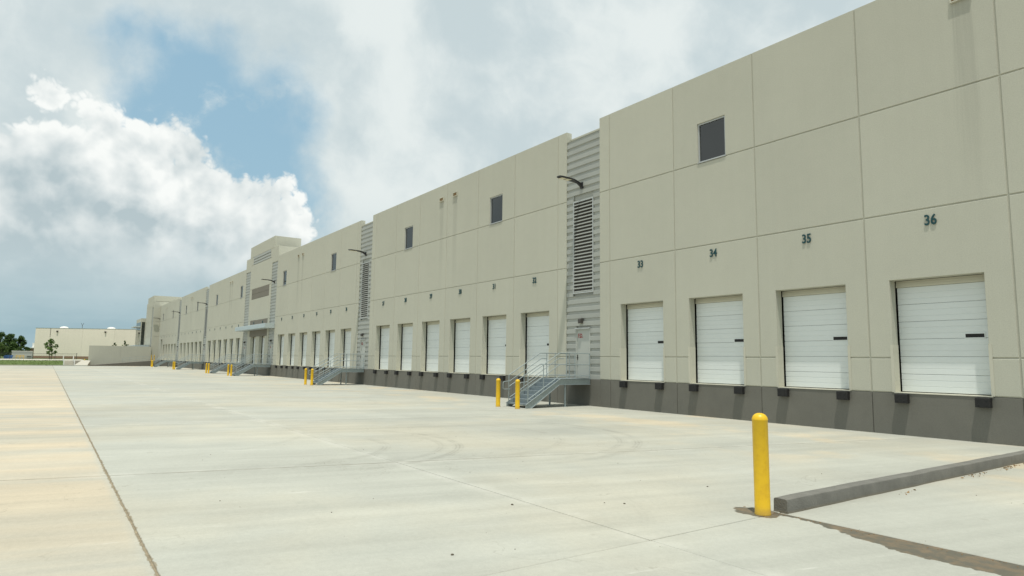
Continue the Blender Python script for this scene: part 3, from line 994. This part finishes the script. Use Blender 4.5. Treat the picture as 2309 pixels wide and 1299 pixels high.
# entrance tower between docks 18 and 21
TR, TL = E3L, E3L - 14.55
def tower_panels():
    sr0, sr1 = TR - 2.40, TR - 0.10
    sl0, sl1 = TL + 0.10, TL + 2.40
    # narrow piers beside the siding
    for a, b in ((TL, sl0), (sr1, TR)):
        panel('wall_panel', rectpoly(a, b, ZD, 14.66), 'wall', {1, 2, 3}, g=0.003)
        panel('base_panel', rectpoly(a, b, -0.12, ZD - 0.002), 'base', {0, 1, 3}, g=0.003, y=0.004, th=0.36)
    for a, b, ln, rn in ((sr0, sr1, 20, 21), (sl0, sl1, 18, 19)):
        cx = (a + b) / 2
        siding_strip(a, b, 12.93, door=(cx - 0.5, cx + 0.5, ZD, 3.55), y=-0.24)
        panel('wall_panel', rectpoly(a, b, 12.93, 14.66), 'wall', {2}, g=0.01)
        panel('base_panel', rectpoly(a, b, -0.12, ZD - 0.002), 'base', {0}, y=0.004, th=0.35, g=0.008)
        personnel_door(cx - 0.5, cx + 0.5, y=-0.24)
        wall_pack(cx, 3.92, '%s stair door box light from the kerb, bronze, between docks %d and %d' % (ORD[rn], ln, rn), y=0.03)
    wall_lamp(sr0 + 1.3, 10.60, 'black arm floodlight on the siding between docks 20 and 21', y=0.03)
    # middle field
    a, b = sl1, sr0
    m0, m1 = a + 1.05, b - 0.75
    panel('wall_panel', rectpoly(a, m0, ZB, 10.52), 'wall'); panel('wall_panel', rectpoly(m1, b, ZB, 10.52), 'wall')
    panel('wall_panel', rectpoly(m0, m1, ZB, 9.22), 'wall')
    panel('dark_panel', rectpoly(m0, m1, 9.22, 9.865), 'dark_panel'); panel('dark_panel', rectpoly(m0, m1, 9.865, 10.52), 'dark_panel')
    panel('wall_panel', rectpoly(a, b, 10.52, 13.62), 'wall')
    panel('wall_panel', rectpoly(a, m0, 13.62, 14.66), 'wall', {2}); panel('wall_panel', rectpoly(m1, b, 13.62, 14.66), 'wall', {2})
    for i in range(3):
        panel('grille_panel', rectpoly(m0, m1, 13.62 + 0.3467 * i, 13.62 + 0.3467 * (i + 1)), 'side', {2} if i == 2 else (), g=0.05, dp=0.09)
    # crown block
    c0, c1 = TL + 1.9, TR - 1.75
    panel('wall_panel', rectpoly(c0, c1, 14.662, 16.05), 'wall', {1, 2, 3})
    # below: two docks under a dark lintel
    panel('wall_panel', rectpoly(a, m0, ZD, ZB), 'wall'); panel('wall_panel', rectpoly(m1, b, ZD, ZB), 'wall')
    d1, d2 = m0 + 1.85, m1 - 2.05
    w_ = 2.44
    panel('dark_panel', rectpoly(m0, m1, DH, ZB), 'dark_panel')
    panel('wall_panel', rectpoly(m0, d1 - w_ / 2, ZD, DH), 'wall', {1}); panel('wall_panel', rectpoly(d1 + w_ / 2, d2 - w_ / 2, ZD, DH), 'wall', {1, 3})
    panel('wall_panel', rectpoly(d2 + w_ / 2, m1, ZD, DH), 'wall', {3})
    panel('base_panel', rectpoly(a, b, -0.12, ZD - 0.002), 'base', {0}, y=0.004, th=0.36)
    for d, n in ((d1, 19), (d2, 20)):
        dock_door(d, n); number(d, n)
        for s in (-1, 1): obj('dock_bumper', share('bump', bumper_mesh, 'rubber'), None, WH, (d + s * 1.02 + 0.02, 0, 0))
    # returns of the tower and its crown above the roof
    for xx, z1, zz0 in ((TR, 14.66, 12.4), (TL, 14.66, 12.4), (c1, 16.05, 14.3), (c0, 16.05, 14.3)):
        s = -1 if xx in (TR, c1) else 1
        k = MB(); k.box(min(xx, xx + s * 0.3), max(xx, xx + s * 0.3), TH + 0.002, 3.0, zz0, z1 - 0.004); k.build('tower_return', 'wall', WH)
    k = MB(); k.box(TL + 0.31, TR - 0.31, 2.7, 3.0, 12.4, 14.6); k.build('tower_back', 'wall', WH)
    k = MB(); k.box(c0 + 0.31, c1 - 0.31, 2.68, 2.98, 14.605, 16.03); k.build('tower_back', 'wall', WH)
    # canopy
    k = MB(); k.cbox(TL + 0.35, TR - 0.05, -1.05, -0.003, 5.32, 5.83, 0.02)
    cn = k.build('canopy', 'canopy', WH)
    k = MB(); k.box(TL + 0.36, TR - 0.06, -1.075, -1.052, 5.36, 5.79); k.build('fascia', 'canopy', cn)
tower_panels()
STRIPS.append((TR - 0.05, 20, 21)); STRIPS.append((TL + 2.40, 18, 19))
E4R = TL
E4L = bay(E4R, list(range(13, 19)), (-91.3, -106.8)); scupper(-96.8); scupper(-98.0)
xs = service_strip(E4L, 12, 13); STRIPS.append((E4L, 12, 13))
E5R = xs
E5L = bay(E5R, list(range(7, 13)), (-122.5, -133.8)); scupper(-127.6); scupper(-129.0)
xs = service_strip(E5L, 6, 7); STRIPS.append((E5L, 6, 7))
E6R = xs
E6L = bay(E6R, [1, 2, 3, 4, 5, 6], (-149.3, -163.2), 3.2, tall=0); scupper(-158.5)
wall_lamp(E6L + 0.45, 10.50, 'black arm floodlight beside the stepped end tower', y=0.0)

# end tower: stands forward of the dock wall
ET = E6L
EY = -1.35
k = MB(); k.box(ET - 13.5, ET - 0.001, EY + TH, 9.0, -0.1, 14.5); k.build('tower_body', 'wall', WH)
for z0, z1 in ((ZD, ZB), (ZB, ZA), (ZA, 13.55), (13.55, 14.66)):
    fl = {2} if z1 > 14 else set()
    panel('wall_panel', rectpoly(ET - 0.55, ET, z0, z1), 'wall', {1} | fl, y=EY)
    panel('wall_panel', rectpoly(ET - 13.5, ET - 3.0, z0, z1), 'wall', fl, y=EY)
panel('wall_panel', rectpoly(ET - 3.0, ET - 0.55, 13.2, 14.66), 'wall', {2}, y=EY)
panel('base_panel', rectpoly(ET - 13.5, ET, -0.12, ZD - 0.002), 'base', {0}, y=EY + 0.004)
siding_strip(ET - 3.0, ET - 0.55, 13.2, y=EY - 0.2)
k = MB(); k.box(ET - 12.0, ET - 1.4, EY + 0.02, 5.0, 14.662, 15.95); k.build('tower_crown', 'wall', WH)
k = MB()
for z in (ZA, ZB):
    k.box(ET - 0.03, ET + 0.006, EY + 0.4, -0.001, z - 0.03, z + 0.01)
k.build('joint_line', 'dark_panel', WH)
# glazed office corner past the end tower, with two canopies
k = MB(); k.box(ET - 24, ET - 13.502, EY - 1.0, 9.0, -0.1, 11.2); ofc = k.build('office_corner', 'wall', WH)
for z0, z1 in ((0.1, 3.9), (4.7, 10.3)):
    for i in range(4):
        g = MB(); g.box(ET - 16.4 - 2.4 * i, ET - 14.1 - 2.4 * i, EY - 1.03, EY - 0.9, z0, z1); g.build('window', 'glass', ofc)
    g = MB(); g.box(ET - 13.55, ET - 13.49, EY - 0.85, EY - 0.15, z0, z1); g.build('window', 'glass', ofc)
k = MB(); k.cbox(ET - 22, ET - 2.0, EY - 3.0, EY - 0.22, 4.05, 4.55, 0.02); k.build('canopy', 'canopy', WH)
k = MB(); k.cbox(ET - 22, ET - 14.0, EY - 2.3, EY - 1.04, 9.0, 9.3, 0.02); k.build('canopy', 'canopy', WH)

# dark interior behind the doors and the roof
k = MB(); k.box(ET - 10, xr1 - 0.002, 0.60, 62, -0.1, 12.45); k.build('building_core', 'core', WH)
k = MB(); k.box(ET - 10, xr1 - 0.002, 0.48, 62, 12.4505, 12.6); k.build('roof', 'roof', WH)
k = MB(); k.box(xr1, xr1 + 0.3, 0, 62, -0.1, ZT); k.build('end_wall', 'wall', WH)

# ------------------------------------------------------------------ steel stairs at the stair doors
def make_stair():
    """local frame: x = 0 at the strip's right edge, wall at y = 0"""
    r = empty('steel_stair', (0, 0, 0))
    xr_, xl_ = -0.60, -2.02
    yb, yf = -1.86, -3.74
    zf = 1.235
    for xx, s in ((xr_, 1), (xl_, -1)):
        m_ = MB()
        # channel stringer: web plus flanges, following landing and flight
        top = [(-0.06, zf), (yb, zf), (yf, 0.16)]
        bot = [(-0.06, zf - 0.25), (yb - 0.06, zf - 0.25), (yf + 0.28, 0.004), (yf, 0.004)]
        web = [(y, z) for y, z in top] + [(y, z) for y, z in bot[::-1]]
        m_.extrude(web, xx - 0.006, xx + 0.006)
        def flange(p, q, th):
            a, b = xx - (0.0 if s > 0 else 0.055), xx + (0.055 if s > 0 else 0.0)
            a, b = min(a, b), max(a, b)
            (y0, z0), (y1, z1) = p, q
            m_.loft([[(a, y0, z0), (b, y0, z0), (b, y0, z0 + th), (a, y0, z0 + th)], [(a, y1, z1), (b, y1, z1), (b, y1, z1 + th), (a, y1, z1 + th)]])
        flange(top[0], top[1], 0.012); flange(top[1], top[2], 0.012)
        flange(bot[0], bot[1], -0.012); flange(bot[1], bot[2], -0.012)
        m_.build('stringer', 'galv', r)
    n = 6
    for i in range(n):
        z = zf - (i + 1) * zf / 7.0; y = yb - 0.02 - i * (yb - yf - 0.10) / n
        m_ = MB(); m_.box(xl_ + 0.008, xr_ - 0.008, y - 0.295, y, z - 0.035, z); m_.box(xl_ + 0.008, xr_ - 0.008, y - 0.297, y - 0.290, z - 0.055, z + 0.004)
        m_.build('tread', 'tread', r)
        q = MB(); q.box(xl_ + 0.008, xr_ - 0.008, y - 0.010, y - 0.002, z + 0.001, z + zf / 7.0 - 0.037); q.build('riser', 'tread', r)
    m_ = MB(); m_.box(xl_ + 0.008, xr_ - 0.008, yb, -0.02, zf - 0.04, zf - 0.004); m_.build('landing', 'tread', r)
    m_ = MB(); m_.box(xl_ + 0.008, xr_ - 0.008, yb + 0.001, yb + 0.010, zf - 0.22, zf - 0.041); m_.build('landing_beam', 'galv', r)
    for xx in (xl_ + 0.16, xr_ - 0.16):
        for y in (-1.42,):
            m_ = MB(); m_.tube([(xx, y, 0.012), (xx, y, zf - 0.06)], 0.045, 10); m_.box(xx - 0.09, xx + 0.09, y - 0.09, y + 0.09, 0.002, 0.013)
            m_.build('leg', 'galv', r)
    sl = (zf - 0.16) / (yb - yf)
    def zl(y): return zf if y >= yb else zf - (yb - y) * sl
    for xx in (xr_, xl_):
        def rail(name, h, y_end, rad=0.021, dx=0.0, loop=False):
            pts = [(xx + dx, -0.10, zf + h), (xx + dx, yb, zf + h), (xx + dx, y_end, zl(y_end) + h)]
            if loop:
                ze = zl(y_end) + h
                pts += [(xx + dx, y_end - 0.26, ze - 0.05), (xx + dx, y_end - 0.30, ze - 0.09), (xx + dx, y_end - 0.30, ze - 0.32), (xx + dx, y_end - 0.26, ze - 0.36), (xx + dx, y_end, ze - 0.36)]
            m_ = MB(); m_.tube(pts, rad, 8); m_.build(name, 'galv', r, smooth=True)
        rail('guard_rail', 1.15, yf + 0.12)
        rail('guard_rail', 0.64, yf + 0.12)
        rail('guard_rail', 0.14, yf + 0.12)
        inw = 0.085 if xx == xl_ else -0.085
        m_ = MB()
        y_end = yf + 0.10; ze = zl(y_end) + 0.90
        m_.tube([(xx + inw, yb + 0.30, zf + 0.90), (xx + inw, yb, zf + 0.90), (xx + inw, y_end, ze), (xx + inw, y_end - 0.30, ze - 0.02),
                 (xx + inw, y_end - 0.35, ze - 0.07), (xx + inw, y_end - 0.35, ze - 0.30), (xx + inw, y_end - 0.30, ze - 0.35), (xx + inw, y_end + 0.02, ze - 0.35)], 0.018, 8)
        m_.build('handrail', 'galv', r, smooth=True)
        for y in (-0.10, -0.98, yb + 0.38, (yb + yf) / 2 + 0.02, yf + 0.12):
            m_ = MB(); m_.tube([(xx, y, zl(y)), (xx, y, zl(y) + 1.15)], 0.021, 8); m_.build('post', 'galv', r, smooth=True)
    return r
stair_proto = make_stair()
for i, (xr_, ln, rn) in enumerate(STRIPS):
    s = stair_proto if i == 0 else copy_tree(stair_proto)
    s.location = (xr_, 0, 0)
    tag(s, '%s galvanised steel stair from the grey kerb, between docks %d and %d' % (ORD[rn], ln, rn), 'stair', 'steel stairs along the dock wall')

# ------------------------------------------------------------------ bollards
def bollard_mesh(h, r=0.098):
    prof_ = [(r + 0.004, 0.001), (r + 0.004, 0.02), (r, 0.03), (r, h * 0.5), (r, h - 0.105), (r + 0.004, h - 0.095), (r + 0.003, h - 0.085)]
    for k_ in range(1, 7):
        a = k_ / 6 * math.pi / 2 * 0.985
        prof_.append((r * math.cos(a) * 0.985, h - 0.08 + 0.078 * math.sin(a)))
    return MB().lathe(prof_, n=24).mesh('bollard', True)
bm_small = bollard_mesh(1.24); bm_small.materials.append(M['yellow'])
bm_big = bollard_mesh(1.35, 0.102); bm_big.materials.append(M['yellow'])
def bollard(x_, y_, label, me=bm_small, z=0.0, tilt=0.0):
    o = obj('bollard', me, None, None, (x_, y_, z), (tilt, random.uniform(-0.008, 0.008), random.uniform(0, 6)))
    tag(o, label, 'bollard', 'yellow bollards on the yard')
    return o
o = bollard(-5.44, -12.46, 'large yellow bollard standing by the end of the grey kerb', bm_big)
o.rotation_euler = (0.012, 0.0, 0.4)
for (xr_, ln, rn) in STRIPS:
    bollard(xr_ - 0.62, -4.15, 'yellow bollard at the foot of the %s stair from the kerb, on its kerb side' % ORD[rn])
    bollard(xr_ - 2.08, -4.15, 'yellow bollard at the foot of the %s stair from the kerb, on its far side' % ORD[rn])

# ------------------------------------------------------------------ ramp to the tall door, with its screen wall
RX0, RX1, RY = ET + 0.12, ET + 6.6, -13.2
k = MB(); k.loft([[(RX0 + 0.25, RY, 0.004), (RX1, RY, 0.004), (RX1, RY, -0.05), (RX0 + 0.25, RY, -0.05)],
                  [(RX0 + 0.25, -0.03, 1.20), (RX1, -0.03, 1.20), (RX1, -0.03, -0.05), (RX0 + 0.25, -0.03, -0.05)]])
ramp = k.build('ramp', 'base'); tag(ramp, kind='structure')
scr = empty('screen_wall', (RX0, RY, 0)); tag(scr, 'plain beige screen wall beside the grey ramp', 'wall')
sy = [0.0, 5.9, 13.19 + EY]
for a, b in zip(sy[:-1], sy[1:]):
    k = MB(); k.loft([[(0.0, a + 0.012, -0.05), (0.24, a + 0.012, -0.05), (0.24, b, -0.05), (0.0, b, -0.05)],
                      [(0.0, a + 0.012, 4.18), (0.24, a + 0.012, 4.18), (0.24, b, 4.18), (0.0, b, 4.18)]])
    k.build('wall_panel', 'wall', scr)
rl = empty('ramp_railing', (RX1 - 0.1, RY, 0)); tag(rl, 'thin grey steel railing along the ramp edge', 'railing')
for i in range(6):
    y_ = 5.9 + i * 1.25; zr = 1.2 * y_ / 13.17
    k = MB(); k.tube([(0, y_, zr), (0, y_, zr + 1.07)], 0.022, 6); k.build('post', 'galv', rl)
for h in (1.07, 0.70, 0.35):
    k = MB(); k.tube([(0, 5.9, 1.2 * 5.9 / 13.17 + h), (0, 12.15, 1.2 * 12.15 / 13.17 + h)], 0.020, 6); k.build('rail', 'galv', rl)
for i in range(3):
    pass
bollard(ET + 1.2, -1.3, 'yellow bollard on the ramp top next to the screen wall', z=1.08)
bollard(ET + 5.9, -1.3, 'yellow bollard on the ramp top next to the steel railing', z=1.08)
bollard(RX0 - 0.9, RY - 0.6, 'yellow bollard at the open end of the screen wall')

# ------------------------------------------------------------------ far side of the yard
# grass bank rising to the street behind
k = MB()
xa, xb = YX0 - 0.3, -163.0
ny = 40
for i in range(ny + 1):
    y_ = -160 + (142.6) * i / ny
    for j in range(7):
        u_ = j / 6
        z = 0.0 + 0.92 * (u_ * u_ * (3 - 2 * u_)) + random.uniform(-0.02, 0.02) * (0 < j < 6)
        k.v.append((xa + (xb - xa) * u_, y_, z + 0.02))
for i in range(ny):
    for j in range(6):
        a = i * 7 + j; k.f.append((a, a + 1, a + 8, a + 7))
tag(k.build('grass_bank', 'grass'), kind='structure')
k = MB()
for i in range(5000):
    u_ = random.random(); y_ = random.uniform(-70, -17.5); x_ = xa + (xb - xa) * u_
    z = 0.02 + 0.92 * (u_ * u_ * (3 - 2 * u_)); a = random.uniform(0, 6.28); h = random.uniform(0.06, 0.16); wd = 0.05
    n0 = len(k.v)
    k.v += [(x_ - wd * math.cos(a), y_ - wd * math.sin(a), z - 0.01), (x_ + wd * math.cos(a), y_ + wd * math.sin(a), z - 0.01), (x_ + random.uniform(-.05, .05), y_ + random.uniform(-.05, .05), z + h)]
    k.f.append((n0, n0 + 1, n0 + 2))
g = k.build('grass', 'grass'); tag(g, 'short green grass on the bank behind the yard', 'grass', kind='stuff')
# kerb edge of the yard
k = MB(); k.box(YX0 - 0.28, YX0 + 0.02, -62, -13.9, -0.1, 0.14); tag(k.build('yard_edge_kerb', 'concrete'), kind='structure')
k = MB(); k.box(-213, -163.0, -170, -13.0, 0.2, 0.955); tag(k.build('street', 'road'), kind='structure')
k = MB(); k.box(-900, -213.0, -900, 500, 0.2, 0.99); tag(k.build('far_ground', 'grass'), kind='structure')
k = MB(); k.loft([[(-152.4, -16.2, -0.05), (-152.4, -14.0, -0.05), (-152.4, -14.0, 0.03), (-152.4, -16.2, 0.03)],
                  [(-163, -14.6, -0.05), (-163, -13.0, -0.05), (-163, -13.0, 0.95), (-163, -14.6, 0.95)]])
tag(k.build('drain_apron', 'road'), kind='structure')
# steps up the bank
stp = empty('bank_steps', (-153.0, -16.9, 0)); tag(stp, 'short concrete steps with white posts in the grass bank', 'steps')
for i in range(6):
    k = MB(); k.box(-1.35 * (i + 1), -1.35 * i, -0.75, 0.75, -0.1, 0.16 * (i + 1)); k.build('step', 'road', stp)
for y_ in (-0.85, 0.85):
    for x_, zz in ((-0.1, 0.0), (-7.8, 0.8)):
        k = MB(); k.cbox(x_ - 0.09, x_ + 0.09, y_ - 0.09, y_ + 0.09, zz - 0.1, zz + 1.15, 0.01); k.build('post', 'white', stp)

# iron fence along the street
fn = empty('iron_fence', (-205, -120, 0.95)); tag(fn, 'low dark iron picket fence along the street', 'fence')
for i in range(24):
    k = MB(); k.box(-0.06, 0.06, i * 4.6 - 0.06, i * 4.6 + 0.06, 0, 1.65); k.build('post', 'iron', fn)
for z in (0.18, 1.42):
    k = MB(); k.box(-0.025, 0.025, 0, 106, z, z + 0.05); k.build('rail', 'iron', fn)
k = MB()
for i in range(23):
    for j in range(1, 24):
        y_ = i * 4.6 + j * 0.19; k.box(-0.008, 0.008, y_ - 0.008, y_ + 0.008, 0.1, 1.5)
pk = k.build('pickets', 'iron', fn); pk['kind'] = 'stuff'

# neighbouring warehouse
NB = empty('neighbour_warehouse', (-240.0, -23.8, 0.99), -math.atan2(18.0, 29.0) * 1.0 + 0.0)
tag(NB, 'plain cream neighbouring warehouse with white roof domes across the street', 'warehouse')
# local frame: +y runs along the face (towards the dock building), -x is into the building
LNW = 60.0; HN = 8.95
cuts = [0, 4.3, 13.5, 22.7, 31.9, 41.1, 50.3, LNW]
for a, b in zip(cuts[:-1], cuts[1:]):
    k = MB(); k.box(-0.35, 0.0, a + 0.012, b - 0.012, 0.75, HN); k.build('wall_panel', 'wall_far', NB)
    k = MB(); k.box(-0.36, -0.006, a + 0.006, b - 0.006, -0.2, 0.749); k.build('plinth', 'brick', NB)
k = MB(); k.box(-70, -0.36, 0.02, LNW - 0.02, -0.2, HN - 0.35); k.build('building_core', 'wall_far', NB)
k = MB(); k.box(-0.40, 0.04, -0.05, LNW + 0.05, HN + 0.001, HN + 0.09); k.build('parapet_trim', 'galv', NB)
for y_ in (6.3, 20.1):
    k = MB(); k.cbox(0.005, 0.30, y_ - 0.22, y_ + 0.22, HN - 1.15, HN - 0.70, 0.02); k.build('downspout_box', 'bronze', NB)
for y_ in (6.3, 20.1, 33.0):
    prof_ = [(1.15, HN + 0.0), (1.1, HN + 0.28)] + [(1.1 * math.cos(a * math.pi / 10), HN + 0.28 + 0.42 * math.sin(a * math.pi / 10)) for a in range(1, 5)] + [(0.05, HN + 0.72)]
    MB().lathe(prof_, -3.0, y_, 18).build('roof_dome', 'white', NB, smooth=True)
k = MB(); k.tube([(-0.45, 4.3, HN + 0.1), (0.03, 4.3, HN - 0.05), (0.03, 4.3, HN - 2.6)], 0.05, 6); k.build('conduit', 'iron', NB)
k = MB(); k.tube([(-1.5, 12.4, HN - 0.3), (-1.5, 12.4, HN + 1.1)], 0.06, 6); k.tube([(-1.5, 12.4, HN + 1.0), (-1.5, 12.0, HN + 1.75)], 0.05, 6); k.tube([(-1.5, 12.4, HN + 1.0), (-1.5, 12.8, HN + 1.75)], 0.05, 6)
k.build('antenna', 'iron', NB)
k = MB(); k.cbox(-8, -5, 27, 31, HN - 0.36, HN + 0.9, 0.05); k.build('roof_unit', 'galv', NB)

# grey annex beside it
AX = empty('grey_annex', (-214, -28.0, 0.95)); tag(AX, 'low grey annex with open loading bay beside the cream warehouse', 'shed')
k = MB(); k.box(-8, 0, 0.0, 4.3, -0.05, 1.95); k.build('wall', 'pdoor', AX)
k = MB(); k.box(-8.1, 0.1, -0.1, 4.4, 1.952, 2.05); k.build('roof', 'white', AX)
k = MB(); k.box(0.002, 0.06, 3.2, 4.2, 0.55, 0.75); k.box(0.002, 0.06, 3.2, 4.2, 0.1, 0.25); k.build('bay_board', 'iron', AX)

br = empty('brick_house', (-330, -26.3, 0.98)); tag(br, 'small brick building with white roof edge behind the annex', 'building')
k = MB(); k.box(-12, 0, 0, 9, -0.05, 3.7); k.build('wall', 'brick', br)
k = MB(); k.box(-12.3, 0.3, -0.3, 9.3, 3.701, 4.0); k.build('roof', 'white', br)
k = MB(); k.box(-6, -2, 0.6, 4, 4.002, 5.9); k.build('roof_unit', 'white', br)

bn = empty('blue_skip', (-209, -28.5, 0.96)); tag(bn, 'small blue waste skip behind the iron fence', 'skip')
k = MB(); k.loft([[(-0.6, -0.8, 0.02), (0.6, -0.8, 0.02), (0.6, 0.8, 0.02), (-0.6, 0.8, 0.02)], [(-0.75, -1.0, 0.85), (0.75, -1.0, 0.85), (0.75, 1.0, 0.85), (-0.75, 1.0, 0.85)]]); k.build('body', 'blue', bn)
k = MB(); k.box(-0.79, 0.79, -1.04, 1.04, 0.851, 0.92); k.build('rim', 'blue', bn)
yb_ = empty('yellow_barrier', (-210, -26.9, 0.96)); tag(yb_, 'low yellow barrier in front of the grey annex', 'barrier')
for i in range(3):
    k = MB(); k.tube([(0, i * 0.8, 0), (0, i * 0.8, 0.95)], 0.06, 6); k.build('post', 'yellow', yb_)
for z in (0.5, 0.9):
    k = MB(); k.tube([(0, 0, z), (0, 1.6, z)], 0.05, 6); k.build('rail', 'yellow', yb_)

# ------------------------------------------------------------------ trees
def leaf_faces(k, c, rad, n, size):
    for _ in range(n):
        d = Vector((random.gauss(0, 1), random.gauss(0, 1), random.gauss(0, 1))).normalized() * (random.random() ** 0.45)
        p = Vector((c[0] + d.x * rad[0], c[1] + d.y * rad[1], c[2] + d.z * rad[2]))
        a = Vector((random.gauss(0, 1), random.gauss(0, 1), random.gauss(0, 0.6))).normalized()
        b = a.cross(Vector((random.gauss(0, 1), random.gauss(0, 1), random.gauss(0, 1)))).normalized()
        s = size * random.uniform(0.6, 1.3)
        i = len(k.v)
        k.v += [p - a * s, p + b * s * 0.5, p + a * s, p - b * s * 0.5]
        k.f.append((i, i + 1, i + 2, i + 3))
def tree(loc, h, spread, label, leafm, stems=1, n=60, leaf=0.22, group=None, bole=0.3, clumps=26, cr=0.24):
    r = empty('tree', loc); tag(r, label, 'tree', group)
    k = MB(); tips = []
    for s in range(stems):
        ox = random.uniform(-0.25, 0.25) * (stems > 1); oy = (s - (stems - 1) / 2) * 0.35
        top = Vector((random.uniform(-0.1, 0.1) * spread, oy + random.uniform(-0.1, 0.1) * spread, h * 0.86))
        k.tube([(ox, oy, -0.1), (ox * 0.8, oy * 1.2, h * 0.3), (top.x * 0.6, top.y * 0.7, h * 0.6), top], [h * 0.018, h * 0.014, h * 0.009, h * 0.003], 7)
        for _ in range(6):
            z = random.uniform(bole, 0.75) * h; a = random.uniform(0, 6.28); rr = spread * random.uniform(0.5, 0.9)
            t_ = Vector((rr * math.cos(a), oy + rr * math.sin(a), z + h * random.uniform(0.08, 0.2)))
            k.tube([(ox * 0.5, oy, z), (t_.x * 0.5, t_.y * 0.5, z + h * 0.05), t_], [h * 0.008, h * 0.005, h * 0.002], 5)
            tips.append(t_)
    k.build('trunk', 'trunk', r, smooth=True)
    k = MB()
    for i in range(clumps):
        z = bole + (1 - bole) * (i + 0.5) / clumps
        prof_ = math.sin(math.pi * min(1, max(0.06, (z - bole) / (1 - bole)) ** 0.75)) ** 0.7
        a = random.uniform(0, 6.28); rr = spread * prof_ * random.uniform(0.25, 0.95)
        cs = spread * cr * random.uniform(0.7, 1.5)
        leaf_faces(k, (rr * math.cos(a), rr * math.sin(a), h * z), (cs, cs, cs * 0.75), n, leaf)
    for t_ in tips: leaf_faces(k, t_, (spread * cr, spread * cr, spread * cr * 0.8), n // 2, leaf)
    me = k.mesh('crown'); obj('crown', me, leafm, r)
    return r
tree((-195, -19.8, 0.95), 4.9, 1.55, 'young twin-stemmed tree in front of the cream warehouse', 'leaf', 2, 26, 0.20, bole=0.24, clumps=26, cr=0.25)
tree((-192, -4.7, 0.95), 4.9, 0.9, 'slim sapling showing over the screen wall', 'leaf', 1, 20, 0.18, bole=0.3, clumps=14)
tree((-192, -6.9, 0.95), 4.3, 0.9, 'short bushy sapling just showing over the screen wall', 'leaf_mid', 1, 20, 0.18, bole=0.3, clumps=14)
wood = [(-330, -29.6, 8.4, 2.7, 'outermost tree of the dark wood, next to the brick building'), (-326, -33.0, 8.9, 3.2, ''), (-336, -36.2, 9.7, 3.5, ''),
        (-322, -39.4, 9.2, 3.4, ''), (-340, -43, 10.2, 3.8, ''), (-326, -46, 10, 3.8, ''), (-338, -51, 10.5, 4.0, ''), (-328, -56, 10.2, 4.0, ''),
        (-316, -31.4, 5.4, 2.4, ''), (-314, -36.4, 5.8, 2.6, ''), (-312, -42.0, 6.0, 2.8, ''),
        (-318, -27.2, 3.9, 1.8, 'low dark shrubby tree just in front of the brick building')]
for i, (x_, y_, h, s, lab_) in enumerate(wood):
    tree((x_, y_, 0.9), h, s, lab_ or 'tall dark leafy tree in the wood behind the annex', 'leaf_dark', 1, 80, 0.30, 'trees of the wood behind the annex', bole=0.12, clumps=40, cr=0.27)
tree((-207, -29.9, 0.95), 3.6, 1.35, 'rounded lighter green tree in front of the dark wood', 'leaf_mid', 1, 50, 0.16, bole=0.2, clumps=26)

# ------------------------------------------------------------------ small litter on the concrete
k = MB()
def stone(cx, cy, s, z0=0.0):
    rings = []
    for zz, rr in ((0.0, 0.8), (0.35, 1.0), (0.7, 0.6)):
        rings.append([(cx + s * rr * math.cos(a * 1.047 + cx) * random.uniform(0.7, 1.2), cy + s * rr * math.sin(a * 1.047 + cx) * random.uniform(0.7, 1.2), z0 + zz * s) for a in range(6)])
    k.loft(rings)
for i in range(90):
    stone(random.uniform(-16, 1), random.uniform(-18.8, -8), random.choice((0.004, 0.005, 0.006, 0.008, 0.010)))
for x_, y_, s in ((-7.7, -15.0, 0.022), (-6.9, -13.6, 0.02), (-7.1, -13.8, 0.012), (-6.1, -16.9, 0.018), (-7.1, -11.5, 0.018)):
    stone(x_, y_, s)
tag(k.build('gravel', 'pebble'), 'scattered dark gravel bits on the concrete yard', 'gravel', kind='stuff')
k = MB()
for cx, cy, n in ((-5.2, -6.2, 26), (-5.2, -4.6, 34), (-5.2, -3.3, 30), (-5.12, -9.0, 10)):
    for i in range(n):
        x_ = cx + abs(random.gauss(0, 0.06)); y_ = cy + random.gauss(0, 0.30); s = random.uniform(0.012, 0.034)
        leaf_faces(k, (x_, y_, 0.012), (0.01, 0.02, 0.006), 1, s)
for i in range(70):
    x_ = random.uniform(-5.9, -2.4); y_ = -12.22 - abs(random.gauss(0, 0.06))
    stone(x_, y_, random.uniform(0.004, 0.010))
tag(k.build('leaf_litter', 'leaf_litter'), 'brown leaf litter gathered along the grey kerb', 'litter', kind='stuff')
